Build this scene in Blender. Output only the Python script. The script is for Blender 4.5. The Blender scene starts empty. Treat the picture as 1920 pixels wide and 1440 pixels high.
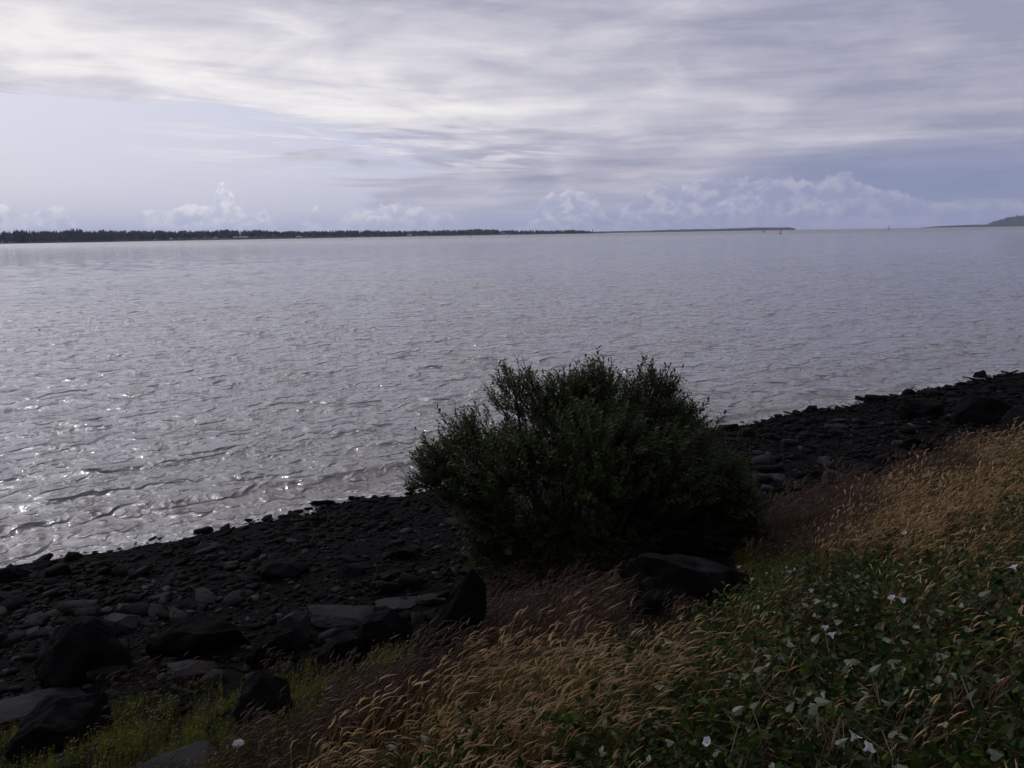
import bpy, bmesh, math, random
import numpy as np
from mathutils import Vector, Matrix, Euler, Quaternion

# ------------------------------------------------------------------ camera
W, H, F = 1920.0, 1440.0, 1442.0          # photograph size and focal length in its pixels
CAMZ = 5.0                                 # eye height above the water
HC, SL = 438.0, -0.0152                    # horizon row at the centre column, its slope
_p = math.atan((720 - HC) / F); _r = math.atan(-SL)
FW = np.array([0, math.cos(_p), -math.sin(_p)]); _r0 = np.array([1., 0, 0]); _u0 = np.cross(_r0, FW)
RT = math.cos(_r) * _r0 - math.sin(_r) * _u0
UP = math.sin(_r) * _r0 + math.cos(_r) * _u0
scene = bpy.context.scene
C = scene.collection
cd = bpy.data.cameras.new('camera'); cam = bpy.data.objects.new('camera', cd); C.objects.link(cam)
cd.sensor_width = 36.0; cd.lens = 36.0 * F / W; cd.clip_start = 0.05; cd.clip_end = 60000
m = Matrix.Identity(4)
for i in range(3):
    m[i][0] = RT[i]; m[i][1] = UP[i]; m[i][2] = -FW[i]
m[2][3] = CAMZ
cam.matrix_world = m
scene.camera = cam

# ------------------------------------------------------------------ light and exposure
SUN_AZ, SUN_EL = math.radians(-43), math.radians(37)      # ahead and to the left, out of frame
SUND = Vector((math.sin(SUN_AZ) * math.cos(SUN_EL), math.cos(SUN_AZ) * math.cos(SUN_EL), math.sin(SUN_EL)))
sl = bpy.data.lights.new('sun', 'SUN'); sl.energy = .7; sl.angle = math.radians(1.0); sl.color = (1.0, .93, .84)
so = bpy.data.objects.new('sun', sl); C.objects.link(so)
so.rotation_euler = (-SUND).to_track_quat('-Z', 'Y').to_euler(); so.location = (-40, 40, 60)
vs = scene.view_settings
vs.view_transform = 'Standard'; vs.look = 'None'; vs.gamma = 1.0; vs.exposure = 0.12; vs.use_curve_mapping = False
scene.render.film_transparent = False


def lin(r, g, b):
    f = lambda c: (c / 255 / 12.92) if c / 255 <= .04045 else ((c / 255 + .055) / 1.055) ** 2.4
    return (f(r), f(g), f(b), 1.0)


class NT:
    """small helper to write node trees as expressions"""
    def __init__(s, tree): s.t = tree
    def new(s, typ, **kw):
        n = s.t.nodes.new(typ)
        for k, v in kw.items(): setattr(n, k, v)
        return n
    def put(s, sock, v):
        if v is None: return
        if isinstance(v, bpy.types.NodeSocket): s.t.links.new(v, sock)
        else: sock.default_value = v
    def m(s, op, a, b=None, c=None, clamp=False):
        n = s.new('ShaderNodeMath', operation=op); n.use_clamp = clamp
        s.put(n.inputs[0], a); s.put(n.inputs[1], b); s.put(n.inputs[2], c)
        return n.outputs[0]
    def smooth(s, x, lo, hi, a=0.0, b=1.0):
        n = s.new('ShaderNodeMapRange', interpolation_type='SMOOTHSTEP')
        s.put(n.inputs[0], x); s.put(n.inputs[1], lo); s.put(n.inputs[2], hi); s.put(n.inputs[3], a); s.put(n.inputs[4], b)
        return n.outputs[0]
    def mix(s, f, a, b):
        n = s.new('ShaderNodeMix', data_type='RGBA'); n.clamp_factor = True
        s.put(n.inputs[0], f); s.put(n.inputs[6], a); s.put(n.inputs[7], b)
        return n.outputs[2]
    def noise(s, vec, scale, detail=4, rough=.55, dist=0.0, dims='3D'):
        n = s.new('ShaderNodeTexNoise', noise_dimensions=dims)
        if vec is not None: s.put(n.inputs['Vector'], vec)
        s.put(n.inputs['Scale'], scale); s.put(n.inputs['Detail'], detail); s.put(n.inputs['Roughness'], rough); s.put(n.inputs['Distortion'], dist)
        return n.outputs[0]
    def xyz(s, x, y, z):
        n = s.new('ShaderNodeCombineXYZ'); s.put(n.inputs[0], x); s.put(n.inputs[1], y); s.put(n.inputs[2], z)
        return n.outputs[0]
    def scale(s, col, f):
        n = s.new('ShaderNodeVectorMath', operation='SCALE'); s.put(n.inputs[0], col); s.put(n.inputs[3], f)
        return n.outputs[0]
    def ramp(s, f, stops, interp='LINEAR'):
        n = s.new('ShaderNodeValToRGB'); r = n.color_ramp; r.interpolation = interp
        while len(r.elements) > 1: r.elements.remove(r.elements[-1])
        for i, (p, c) in enumerate(stops):
            e = r.elements[0] if i == 0 else r.elements.new(p)
            e.position = p; e.color = c if len(c) == 4 else (*c, 1)
        s.put(n.inputs[0], f)
        return n.outputs[0]


# ------------------------------------------------------------------ sky
world = bpy.data.worlds.new('World'); scene.world = world; world.use_nodes = True
wt = world.node_tree; wt.nodes.clear(); q = NT(wt)
SKY = 0.1
tc = q.new('ShaderNodeTexCoord'); sp = q.new('ShaderNodeSeparateXYZ'); wt.links.new(tc.outputs['Generated'], sp.inputs[0])
dx, dy, dz = sp.outputs
az = q.m('MULTIPLY', q.m('ARCTAN2', dx, dy), 57.2958)
el = q.m('MULTIPLY', q.m('ARCSINE', dz), 57.2958)
nish = q.new('ShaderNodeTexSky', sky_type='NISHITA'); nish.sun_disc = False
nish.sun_elevation = SUN_EL; nish.sun_rotation = SUN_AZ; nish.air_density = 1.0; nish.dust_density = 2.5
clear = q.scale(nish.outputs[0], SKY)
# high cloud deck: a flat layer seen in perspective
inv = q.m('DIVIDE', 1.0, q.m('ADD', q.m('MAXIMUM', dz, 0.0), 0.10))
px_, py_ = q.m('MULTIPLY', dx, inv), q.m('MULTIPLY', dy, inv)
P1 = q.xyz(q.m('MULTIPLY', px_, .55), q.m('ADD', q.m('MULTIPLY', py_, 1.0), q.m('MULTIPLY', px_, .22)), 0.0)
P2 = q.xyz(q.m('MULTIPLY', px_, 1.1), q.m('ADD', q.m('MULTIPLY', py_, 2.2), q.m('MULTIPLY', px_, .35)), 3.1)
n1 = q.noise(P1, .55, 5, .55, .6)
n2 = q.noise(P2, .9, 6, .6, .8)
n3 = q.noise(q.xyz(q.m('MULTIPLY', az, .05), q.m('ADD', q.m('MULTIPLY', el, .42), q.m('MULTIPLY', az, .012)), 7.7), 1.0, 6, .58, .5)
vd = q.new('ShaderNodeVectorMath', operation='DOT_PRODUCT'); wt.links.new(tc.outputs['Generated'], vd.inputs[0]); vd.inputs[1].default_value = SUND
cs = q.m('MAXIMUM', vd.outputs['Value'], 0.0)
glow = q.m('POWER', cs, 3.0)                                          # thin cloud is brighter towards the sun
# bright lower band of the deck
eb = q.m('SUBTRACT', 8.6, q.m('MULTIPLY', az, .10))
bd = q.m('DIVIDE', q.m('SUBTRACT', q.m('ADD', el, q.m('MULTIPLY', q.m('SUBTRACT', n3, .5), 5.0)), eb), 3.3)
band = q.m('EXPONENT', q.m('MULTIPLY', q.m('MULTIPLY', bd, bd), -1.0))
band = q.m('MULTIPLY', band, q.smooth(az, 32.0, -4.0))
t = q.m('ADD', -.05, q.m('MULTIPLY', band, .46))
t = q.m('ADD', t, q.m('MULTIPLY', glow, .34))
n6 = q.noise(q.xyz(q.m('MULTIPLY', az, .13), q.m('MULTIPLY', el, .42), 31.0), 1.0, 6, .55, .6)
t = q.m('ADD', t, q.m('MULTIPLY', q.m('SUBTRACT', n6, .5), .75))
t = q.m('ADD', t, q.m('MULTIPLY', q.m('SUBTRACT', n1, .5), 1.1))
t = q.m('ADD', t, q.m('MULTIPLY', q.m('SUBTRACT', n2, .5), .45))
t = q.m('ADD', t, q.m('MULTIPLY', q.m('SUBTRACT', n3, .5), .9), clamp=False)
n4 = q.noise(q.xyz(q.m('MULTIPLY', az, .11), q.m('ADD', q.m('MULTIPLY', el, 1.5), q.m('MULTIPLY', az, .05)), 21.0), 1.0, 7, .62, .9)
n5 = q.noise(P2, 2.6, 6, .62, 1.2)
t = q.m('ADD', t, q.m('MULTIPLY', q.m('SUBTRACT', n4, .5), .22))
t = q.m('ADD', t, q.m('MULTIPLY', q.m('SUBTRACT', n5, .5), .15))
t = q.m('ADD', t, .20, clamp=True)
deck = q.ramp(t, [(0, lin(150, 152, 173)), (.28, lin(175, 174, 190)), (.55, lin(203, 201, 210)), (.8, lin(232, 228, 230)), (1, lin(246, 242, 240))])
# opening of pale clear air under the deck
gap = q.m('MULTIPLY', q.smooth(q.m('ADD', q.m('ADD', el, q.m('MULTIPLY', q.m('SUBTRACT', n4, .5), 4.0)), q.m('MULTIPLY', q.m('SUBTRACT', n3, .5), 6.0)), 9.2, 8.3),
          q.smooth(q.m('ADD', az, q.m('ADD', q.m('MULTIPLY', q.m('SUBTRACT', n3, .5), 60.0), q.m('MULTIPLY', el, 1.2))), -3.0, -10.0))
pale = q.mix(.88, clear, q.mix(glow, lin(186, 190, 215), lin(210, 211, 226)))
col = q.mix(gap, deck, pale)
wisp = q.m('MULTIPLY', q.smooth(n4, .50, .62), q.m('MULTIPLY', q.smooth(az, -30.0, -16.0), q.smooth(az, 8.0, -2.0)))
wg = q.m('DIVIDE', q.m('SUBTRACT', el, 6.2), 1.7)
col = q.mix(q.m('MULTIPLY', q.m('MULTIPLY', wisp, q.m('EXPONENT', q.m('MULTIPLY', q.m('MULTIPLY', wg, wg), -1.0))), .8), col, lin(230, 226, 230))
# blue grey rain air low on the right
rb = q.m('MULTIPLY', q.smooth(q.m('ADD', az, q.m('MULTIPLY', q.m('SUBTRACT', n3, .5), 20.0)), 9.0, 27.0), q.smooth(el, 6.5, 3.2))
col = q.mix(q.m('MULTIPLY', rb, .85), col, lin(126, 136, 170))
# horizon haze
side = q.smooth(az, 20.0, -20.0)
hz = q.mix(side, lin(146, 151, 180), lin(204, 205, 221))
col = q.mix(q.smooth(el, 3.6, .2, 0, .75), col, hz)
# banks of cumulus near the horizon; tops follow a height profile along the azimuth
def cumulus(col, prof, seed, k, amp, rim_r, in_r, rim_l, in_l):
    a01 = q.m('ADD', q.m('DIVIDE', az, 90.0), .5)
    hh = q.m('MULTIPLY', q.ramp(a01, [((a / 90.0) + .5, (v / 6,) * 3) for a, v in prof], 'LINEAR'), 6.0)
    f = q.noise(q.xyz(q.m('MULTIPLY', az, k), q.m('MULTIPLY', el, k * 1.15), seed), 1.0, 7, .56, .25)
    f2 = q.noise(q.xyz(q.m('MULTIPLY', az, k * 1.35), q.m('MULTIPLY', el, k * 1.6), seed + 4), 1.0, 6, .5, .3)
    d = q.m('SUBTRACT', q.m('ADD', hh, q.m('MULTIPLY', q.m('SUBTRACT', f, .5), amp)), el)
    mask = q.smooth(d, 0.0, .20)
    rim = q.m('MULTIPLY', q.smooth(d, .60, .05), 1.0)
    lum = q.m('ADD', q.m('MULTIPLY', rim, .32), q.m('MULTIPLY', q.smooth(f2, .42, .64), .75), clamp=True)
    c = q.mix(lum, q.mix(side, in_r, in_l), q.mix(side, rim_r, rim_l))
    mask = q.m('MULTIPLY', mask, q.smooth(el, -.2, 1.4, .7, .98))
    return q.mix(q.m('MULTIPLY', q.m('MULTIPLY', mask, q.smooth(hh, .1, .7)), q.smooth(az, 30.0, 4.0, .62, .98)), col, c)
far_prof = [(-45, 2.0), (-36, 1.2), (-33, 2.2), (-29.6, 2.3), (-28.6, 0), (-25.8, 0.2), (-25, 1.9), (-22, 2.1), (-17.2, 2.1), (-16.2, .0), (-14.8, .4), (-13.8, 2.4), (-12.6, .3), (-11.6, 1.9), (-8, 2.2), (-4.5, 1.6), (-3, .4), (1, .3), (2.2, 2.5), (4.2, 3.1), (6.4, 2.5), (7.2, .7), (8.6, 2.0), (10.5, 3.4), (13, 3.3), (15, 3.7), (20, 3.3), (23.2, 3.5), (25.0, 2.6), (28, 1.9), (33, 1.6), (45, 1.2)]
near_prof = [(-45, 1.2), (-33, 1.2), (-31, 1.4), (-29, .0), (-24, .3), (-21.6, 1.4), (-20.6, 2.2), (-20.2, 3.7), (-19.4, 3.6), (-19, 2.0), (-17, 1.3), (-16.2, .0), (-14.4, .9), (-12.8, .6), (-9.6, 1.7), (-7, .5), (0, .2), (3, 1.6), (5.5, 1.3), (6.6, .3), (9, 1.2), (12, 2.3), (14, 1.6), (17, 2.5), (19, 1.2), (21.5, 2.0), (23, .7), (27, .9), (30, .3), (45, .6)]
col = cumulus(col, far_prof, 1.3, .75, 2.2, lin(188, 186, 202), lin(150, 154, 183), lin(236, 233, 235), lin(196, 199, 217))
col = cumulus(col, near_prof, 9.1, 1.15, 1.8, lin(196, 193, 206), lin(156, 160, 188), lin(238, 235, 236), lin(200, 203, 219))
# below the horizon
col = q.mix(q.smooth(el, -.3, -2.0), col, lin(150, 150, 168))
# thin cloud close round the veiled sun is far brighter than the rest
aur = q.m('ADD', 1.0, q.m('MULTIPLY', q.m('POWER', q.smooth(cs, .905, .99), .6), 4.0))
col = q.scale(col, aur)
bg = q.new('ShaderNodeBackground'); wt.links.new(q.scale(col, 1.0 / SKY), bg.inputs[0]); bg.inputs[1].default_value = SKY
wo = q.new('ShaderNodeOutputWorld'); wt.links.new(bg.outputs[0], wo.inputs[0])
world.cycles.sampling_method = 'AUTOMATIC'

# ------------------------------------------------------------------ numeric helpers
rng = np.random.default_rng(11); random.seed(11)
def ray(x, y):
    d = (x - 960) / F * RT - (y - 720) / F * UP + FW
    return d / np.linalg.norm(d)
def proj(P):
    Q = P - np.array([0, 0, CAMZ]); w = np.maximum(Q @ FW, .01)
    return 960 + F * (Q @ RT) / w, 720 - F * (Q @ UP) / w
_tab = np.random.default_rng(3).random((256, 256))
def vnoise(x, y):
    x0 = np.floor(x).astype(int); y0 = np.floor(y).astype(int); fx = x - x0; fy = y - y0
    fx = fx * fx * (3 - 2 * fx); fy = fy * fy * (3 - 2 * fy); g = lambda a, b: _tab[a & 255, b & 255]
    return (g(x0, y0) * (1 - fx) + g(x0 + 1, y0) * fx) * (1 - fy) + (g(x0, y0 + 1) * (1 - fx) + g(x0 + 1, y0 + 1) * fx) * fy
def fbm(x, y, o=4):
    s = 0; a = .5
    for k in range(o):
        s = s + a * (vnoise(x + 17.3 * k, y + 5.1 * k) - .5); x = x * 2.03; y = y * 2.03; a *= .5
    return s
# the shore runs straight: s metres along it, d metres inland from the waterline
TH = math.radians(31.0); TX, TY = math.cos(TH), math.sin(TH); NX, NY = math.sin(TH), -math.cos(TH); P0 = (-2.14, 14.49)
def sd(x, y): return (x - P0[0]) * TX + (y - P0[1]) * TY, (x - P0[0]) * NX + (y - P0[1]) * NY
def xy(s, d): return P0[0] + s * TX + d * NX, P0[1] + s * TY + d * NY
PD = [-16000, -400, -60, -12, -3, 0, 3, 6.0, 7.0, 9.5, 12.5, 14, 22, 16000]
PZ = [-9, -8, -4, -1.3, -.42, .0, .40, .82, 1.02, 1.98, 3.12, 3.38, 3.5, 6]
def ground(x, y):
    s, d = sd(x, y)
    z = np.interp(d + .5 * fbm(s * .22, d * .1 + 3), PD, PZ)
    near = np.exp(-np.abs(d - 5) / 60) * np.exp(-np.abs(s) / 300)
    amp = np.interp(d, [-3, 0, 2, 6, 7, 12.5, 15], [.10, .10, .16, .25, .45, .30, .12])
    return z + near * amp * (fbm(s * .9, d * .9) + .35 * fbm(s * 4.1 + 9, d * 4.1))
def gz(x, y): return float(ground(np.array([float(x)]), np.array([float(y)]))[0])
def hit(px, py):
    """where the ray through a photograph pixel meets the ground"""
    d = ray(px, py); tt = np.linspace(1.5, 80, 6000)
    pts = np.array([0, 0, CAMZ]) + tt[:, None] * d
    k = np.argmax(pts[:, 2] < ground(pts[:, 0], pts[:, 1]))
    return pts[k]
def inpoly(x, y, poly):
    r = np.zeros(x.shape, bool); n = len(poly)
    for i in range(n):
        x1, y1 = poly[i]; x2, y2 = poly[(i + 1) % n]
        c = ((y1 > y) != (y2 > y)) & (x < (x2 - x1) * (y - y1) / ((y2 - y1) or 1e-9) + x1); r ^= c
    return r

# ------------------------------------------------------------------ object helpers
def tag(o, label=None, cat=None, group=None, kind=None):
    for k, v in (('label', label), ('category', cat), ('group', group), ('kind', kind)):
        if v: o[k] = v
    return o
def mesh_np(name, V, faces, mats=(), smooth=False, matidx=None):
    """faces: (n,3) or (n,4) int array"""
    V = np.asarray(V, np.float32); faces = np.asarray(faces, np.int32); n, k = faces.shape
    me = bpy.data.meshes.new(name)
    me.vertices.add(len(V)); me.vertices.foreach_set('co', V.ravel())
    me.loops.add(n * k); me.loops.foreach_set('vertex_index', faces.ravel())
    me.polygons.add(n); me.polygons.foreach_set('loop_start', np.arange(n, dtype=np.int32) * k)
    try: me.polygons.foreach_set('loop_total', np.full(n, k, np.int32))
    except Exception: pass
    if matidx is not None: me.polygons.foreach_set('material_index', np.asarray(matidx, np.int32))
    if smooth: me.polygons.foreach_set('use_smooth', np.ones(n, bool))
    for mm in mats: me.materials.append(mm)
    me.update(calc_edges=True); me.validate()
    return me
class MB:
    """collects tubes and polygons into one mesh"""
    def __init__(s): s.v = []; s.f = []; s.mi = []
    def poly(s, pts, faces, mi=0):
        b = len(s.v); s.v += [tuple(p) for p in pts]; s.f += [tuple(b + i for i in f) for f in faces]; s.mi += [mi] * len(faces)
    def tube(s, pts, rad, n=5, mi=0, cap=True):
        pts = [Vector(p) for p in pts]; b = len(s.v); L = len(pts)
        for i, p in enumerate(pts):
            tg = (pts[min(i + 1, L - 1)] - pts[max(i - 1, 0)]).normalized()
            a = tg.cross(Vector((.31, .95, .05)) if abs(tg.y) < .9 else Vector((1, 0, 0))).normalized(); c = tg.cross(a)
            for j in range(n):
                w = 2 * math.pi * j / n; s.v.append(tuple(p + (a * math.cos(w) + c * math.sin(w)) * rad[i]))
        for i in range(L - 1):
            for j in range(n):
                s.f.append((b + i * n + j, b + i * n + (j + 1) % n, b + (i + 1) * n + (j + 1) % n, b + (i + 1) * n + j)); s.mi.append(mi)
        if cap:
            s.f.append(tuple(b + j for j in range(n))[::-1]); s.mi.append(mi)
            s.f.append(tuple(b + (L - 1) * n + j for j in range(n))); s.mi.append(mi)
    def ribbon(s, pts, wid, side, mi=0):
        b = len(s.v); side = Vector(side)
        for p, w in zip(pts, wid):
            p = Vector(p); s.v += [tuple(p - side * w / 2), tuple(p + side * w / 2)]
        for i in range(len(pts) - 1):
            s.f.append((b + 2 * i, b + 2 * i + 1, b + 2 * i + 3, b + 2 * i + 2)); s.mi.append(mi)
    def box(s, c, h, mi=0, rz=0):
        cx, cy, cz = c; hx, hy, hz_ = h; co, si = math.cos(rz), math.sin(rz); P = []
        for sx, sy, sz in ((-1, -1, -1), (1, -1, -1), (1, 1, -1), (-1, 1, -1), (-1, -1, 1), (1, -1, 1), (1, 1, 1), (-1, 1, 1)):
            a, b = sx * hx, sy * hy; P.append((cx + a * co - b * si, cy + a * si + b * co, cz + sz * hz_))
        s.poly(P, [(0, 3, 2, 1), (4, 5, 6, 7), (0, 1, 5, 4), (1, 2, 6, 5), (2, 3, 7, 6), (3, 0, 4, 7)], mi)
    def mesh(s, name, mats, smooth=False):
        me = bpy.data.meshes.new(name); me.from_pydata(s.v, [], s.f)
        for mm in mats: me.materials.append(mm)
        me.polygons.foreach_set('material_index', s.mi)
        if smooth: me.polygons.foreach_set('use_smooth', np.ones(len(s.f), bool))
        me.update(); return me
def link(name, me, parent=None, loc=None):
    o = bpy.data.objects.new(name, me); C.objects.link(o)
    if parent: o.parent = parent
    if loc is not None: o.location = loc
    return o
def empty(name, loc, rz=0):
    o = bpy.data.objects.new(name, None); C.objects.link(o); o.location = loc; o.rotation_euler = (0, 0, rz); o.empty_display_size = .2
    return o
def mat(name, build):
    mm = bpy.data.materials.new(name); mm.use_nodes = True; mm.node_tree.nodes.clear(); b = NT(mm.node_tree)
    o = b.new('ShaderNodeOutputMaterial'); s = build(b, o)
    if s is not None: mm.node_tree.links.new(s, o.inputs[0])
    return mm
def pos(b): return b.new('ShaderNodeNewGeometry').outputs['Position']
def objc(b): return b.new('ShaderNodeTexCoord').outputs['Object']
def rnd(b): return b.new('ShaderNodeObjectInfo').outputs['Random']
def principled(b, colr, rough=.7, spec=.5, bump=None, bstr=.5, bdist=.02, normal=None):
    p = b.new('ShaderNodeBsdfPrincipled'); b.put(p.inputs['Base Color'], colr); b.put(p.inputs['Roughness'], rough); b.put(p.inputs['Specular IOR Level'], spec)
    if bump is not None:
        bn = b.new('ShaderNodeBump'); b.put(bn.inputs['Height'], bump); bn.inputs['Strength'].default_value = bstr; bn.inputs['Distance'].default_value = bdist
        b.t.links.new(bn.outputs[0], p.inputs['Normal'])
    return p.outputs[0]
def leafy(b, colr, trans=.35, rough=.55, gloss=.3, tcol=None):
    p = principled(b, colr, rough, gloss); t_ = b.new('ShaderNodeBsdfTranslucent'); b.put(t_.inputs[0], tcol if tcol is not None else colr)
    x = b.new('ShaderNodeMixShader'); x.inputs[0].default_value = trans; b.t.links.new(p, x.inputs[1]); b.t.links.new(t_.outputs[0], x.inputs[2])
    return x.outputs[0]

# ------------------------------------------------------------------ materials
def m_ground(b, o):
    P = pos(b); sx = b.new('ShaderNodeSeparateXYZ'); b.t.links.new(P, sx.inputs[0]); x, y, z = sx.outputs
    d = b.m('ADD', b.m('MULTIPLY', b.m('SUBTRACT', x, P0[0]), NX), b.m('MULTIPLY', b.m('SUBTRACT', y, P0[1]), NY))
    n = b.noise(P, 1.2, 6, .6); f = b.noise(P, 22, 5, .65); v = b.new('ShaderNodeTexVoronoi'); b.t.links.new(P, v.inputs[0]); v.inputs['Scale'].default_value = 26
    bank = b.smooth(b.m('ADD', d, b.m('MULTIPLY', n, 1.6)), 6.9, 8.0)
    shing = b.ramp(f, [(.25, (.0014, .0014, .0016)), (.75, (.006, .0058, .006))])
    soil = b.ramp(f, [(.25, (.004, .0034, .002)), (.8, (.016, .012, .007))])
    c = b.mix(bank, shing, soil)
    hgt = b.m('ADD', b.m('MULTIPLY', v.outputs['Distance'], -.7), f)
    return principled(b, c, .9, .02, hgt, .9, .03)
M_ground = mat('shingle_and_soil', m_ground)
def m_rock(dark, lite, warm, spec=.2):
    def f_(b, o):
        P = objc(b); r = rnd(b)
        off = b.new('ShaderNodeVectorMath', operation='ADD'); b.t.links.new(P, off.inputs[0]); b.t.links.new(b.xyz(b.m('MULTIPLY', r, 37.0), b.m('MULTIPLY', r, 11.0), 0.0), off.inputs[1]); P = off.outputs[0]
        n = b.noise(P, 2.6, 7, .62, .4); f = b.noise(P, 26, 6, .7); g = b.noise(P, 90, 3, .6)
        c = b.mix(b.smooth(n, .3, .72), dark, lite)
        c = b.mix(b.m('MULTIPLY', b.smooth(b.noise(P, 1.1, 4, .6), .55, .7), .5), c, warm)
        hsv = b.new('ShaderNodeHueSaturation'); b.put(hsv.inputs['Value'], b.m('ADD', .65, b.m('MULTIPLY', r, .75))); b.t.links.new(c, hsv.inputs['Color'])
        c2 = b.mix(b.smooth(f, .62, .78, 0, .35), hsv.outputs[0], lite)
        h_ = b.m('ADD', b.m('ADD', n, b.m('MULTIPLY', f, .45)), b.m('MULTIPLY', g, .15))
        return principled(b, c2, b.m('ADD', .62, b.m('MULTIPLY', f, .38)), spec, h_, .8, .06)
    return f_
M_rock = mat('dark_basalt', m_rock((.0025, .0024, .0026, 1), (.0095, .009, .0095, 1), (.009, .006, .0045, 1), .02))
M_slab = mat('grey_slab_rock', m_rock((.009, .0087, .009, 1), (.028, .0265, .028, 1), (.022, .016, .0145, 1), .06))
M_stone = mat('beach_stone', m_rock((.0025, .0025, .0027, 1), (.010, .0095, .010, 1), (.009, .0065, .006, 1), .03))
def m_stonemass(b, o):
    P = pos(b); a = b.new('ShaderNodeAttribute'); a.attribute_name = 'tone'; f = b.noise(P, 30, 5, .65)
    c = b.ramp(a.outputs['Fac'], [(0, (.0012, .0012, .0014)), (.55, (.0034, .0033, .0035)), (.82, (.011, .0105, .011)), (1, (.045, .042, .042))])
    c = b.mix(b.m('MULTIPLY', f, .4), c, (.006, .0055, .005, 1))
    return principled(b, c, b.m('ADD', .6, b.m('MULTIPLY', f, .4)), .03, f, .4, .01)
M_stones = mat('shingle_stones', m_stonemass)
def m_water(b, o):
    P = pos(b); sx = b.new('ShaderNodeSeparateXYZ'); b.t.links.new(P, sx.inputs[0]); x, y, z = sx.outputs
    d = b.m('ADD', b.m('MULTIPLY', b.m('SUBTRACT', x, P0[0]), NX), b.m('MULTIPLY', b.m('SUBTRACT', y, P0[1]), NY))
    ds = b.m('ADD', b.m('MULTIPLY', x, TX), b.m('MULTIPLY', y, TY))
    Q = b.xyz(b.m('MULTIPLY', ds, .55), d, 0.0)
    r1 = b.noise(Q, 4.2, 6, .6, .7); r2 = b.noise(Q, .55, 4, .55, .4); r3 = b.noise(Q, .05, 4, .6)
    hgt = b.m('ADD', b.m('MULTIPLY', r1, .024), b.m('MULTIPLY', r2, .03))
    # wind wavelets: long gentle backs, short steep fronts that face the shore, in broken crests
    for L, A_, sl_, sd_, lo in ((.36, .030, .25, 2.0, .46), (.62, .056, -.15, 5.0, .45), (1.1, .100, .12, 8.0, .45), (2.1, .16, .02, 13.0, .49)):
        wv = b.xyz(b.m('MULTIPLY', ds, 1.45 / L), b.m('MULTIPLY', d, .9 / L), sd_)
        ph = b.m('ADD', b.m('ADD', b.m('DIVIDE', d, L), b.m('MULTIPLY', ds, sl_ / L)), b.m('MULTIPLY', b.noise(wv, .45, 3, .5), 3.0))
        fr = b.m('FRACT', ph); pr = b.m('MINIMUM', b.m('DIVIDE', fr, .87), b.m('DIVIDE', b.m('SUBTRACT', 1.0, fr), .13)); pr = b.m('POWER', pr, 1.5)
        en = b.smooth(b.noise(wv, 1.0, 2, .5), lo, lo + .16)
        hgt = b.m('ADD', hgt, b.m('MULTIPLY', b.m('MULTIPLY', pr, en), A_))
    foam = b.m('MULTIPLY', b.smooth(b.m('ADD', d, b.m('MULTIPLY', b.noise(Q, .6, 3, .5), 1.1)), -.15, .42), b.smooth(b.noise(P, 7.0, 5, .7), .50, .62))
    body = b.mix(b.smooth(d, -9.0, .0), (.158, .155, .153, 1), (.140, .130, .120, 1))
    c = b.mix(b.m('MULTIPLY', foam, .8), body, (.55, .55, .56, 1))
    p = b.new('ShaderNodeBsdfPrincipled'); b.put(p.inputs['Base Color'], c); p.inputs['IOR'].default_value = 1.34
    b.put(p.inputs['Roughness'], b.m('ADD', b.m('MULTIPLY', foam, .5), b.m('ADD', b.m('ADD', .035, b.m('MULTIPLY', r3, .06)), b.smooth(y, 120.0, 1500.0, 0.0, .22))))
    bn = b.new('ShaderNodeBump'); bn.inputs['Strength'].default_value = 1.0; bn.inputs['Distance'].default_value = 1.0; b.put(bn.inputs['Height'], hgt); b.t.links.new(bn.outputs[0], p.inputs['Normal'])
    return p.outputs[0]
M_water = mat('estuary_water', m_water)
def m_grass(c0, c1, c2, tr=.4):
    def f_(b, o):
        r = rnd(b); n = b.noise(pos(b), .9, 3, .5)
        c = b.ramp(b.m('ADD', b.m('MULTIPLY', r, .6), b.m('MULTIPLY', n, .5)), [(.2, c0), (.55, c1), (.9, c2)])
        return leafy(b, c, tr, .6, .2)
    return f_
M_tanstem = mat('dry_grass_stem', m_grass((.034, .024, .008), (.12, .072, .022), (.22, .135, .042)))
M_tanhead = mat('grass_seed_head', m_grass((.19, .124, .056), (.34, .232, .110), (.46, .33, .17)))
M_green = mat('green_grass_blade', m_grass((.020, .034, .006), (.036, .058, .010), (.060, .080, .016)))
M_fresh = mat('fresh_grass_blade', m_grass((.040, .055, .008), (.075, .095, .014), (.12, .135, .024)))
M_red = mat('dried_red_weed', m_grass((.020, .010, .006), (.048, .024, .012), (.085, .046, .022)))
M_redhead = mat('dried_weed_plume', m_grass((.036, .021, .013), (.066, .040, .026), (.11, .074, .052)))
def m_leaf(c0, c1, c2, back, tr=.25, gl=.05):
    def f_(b, o):
        r = rnd(b); g = b.new('ShaderNodeNewGeometry'); n = b.noise(g.outputs['Position'], 14, 3, .5)
        c = b.ramp(b.m('ADD', b.m('MULTIPLY', r, .5), b.m('MULTIPLY', n, .6)), [(.2, c0), (.55, c1), (.9, c2)])
        c = b.mix(g.outputs['Backfacing'], c, back)
        return leafy(b, c, tr, .5, gl)
    return f_
M_bind = mat('bindweed_leaf', m_leaf((.003, .008, .001), (.013, .030, .003), (.046, .066, .009), (.074, .086, .038, 1)))
M_palebind = mat('bindweed_leaf_underside', m_leaf((.10, .12, .085), (.16, .18, .13), (.22, .24, .18), (.24, .26, .20, 1), .3))
M_vine = mat('vine_stem', lambda b, o: principled(b, (.05, .045, .022, 1), .6, .3))
M_cane = mat('bramble_cane', lambda b, o: principled(b, b.mix(b.noise(objc(b), 12, 3), (.020, .010, .008, 1), (.045, .022, .016, 1)), .55, .35))
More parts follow.
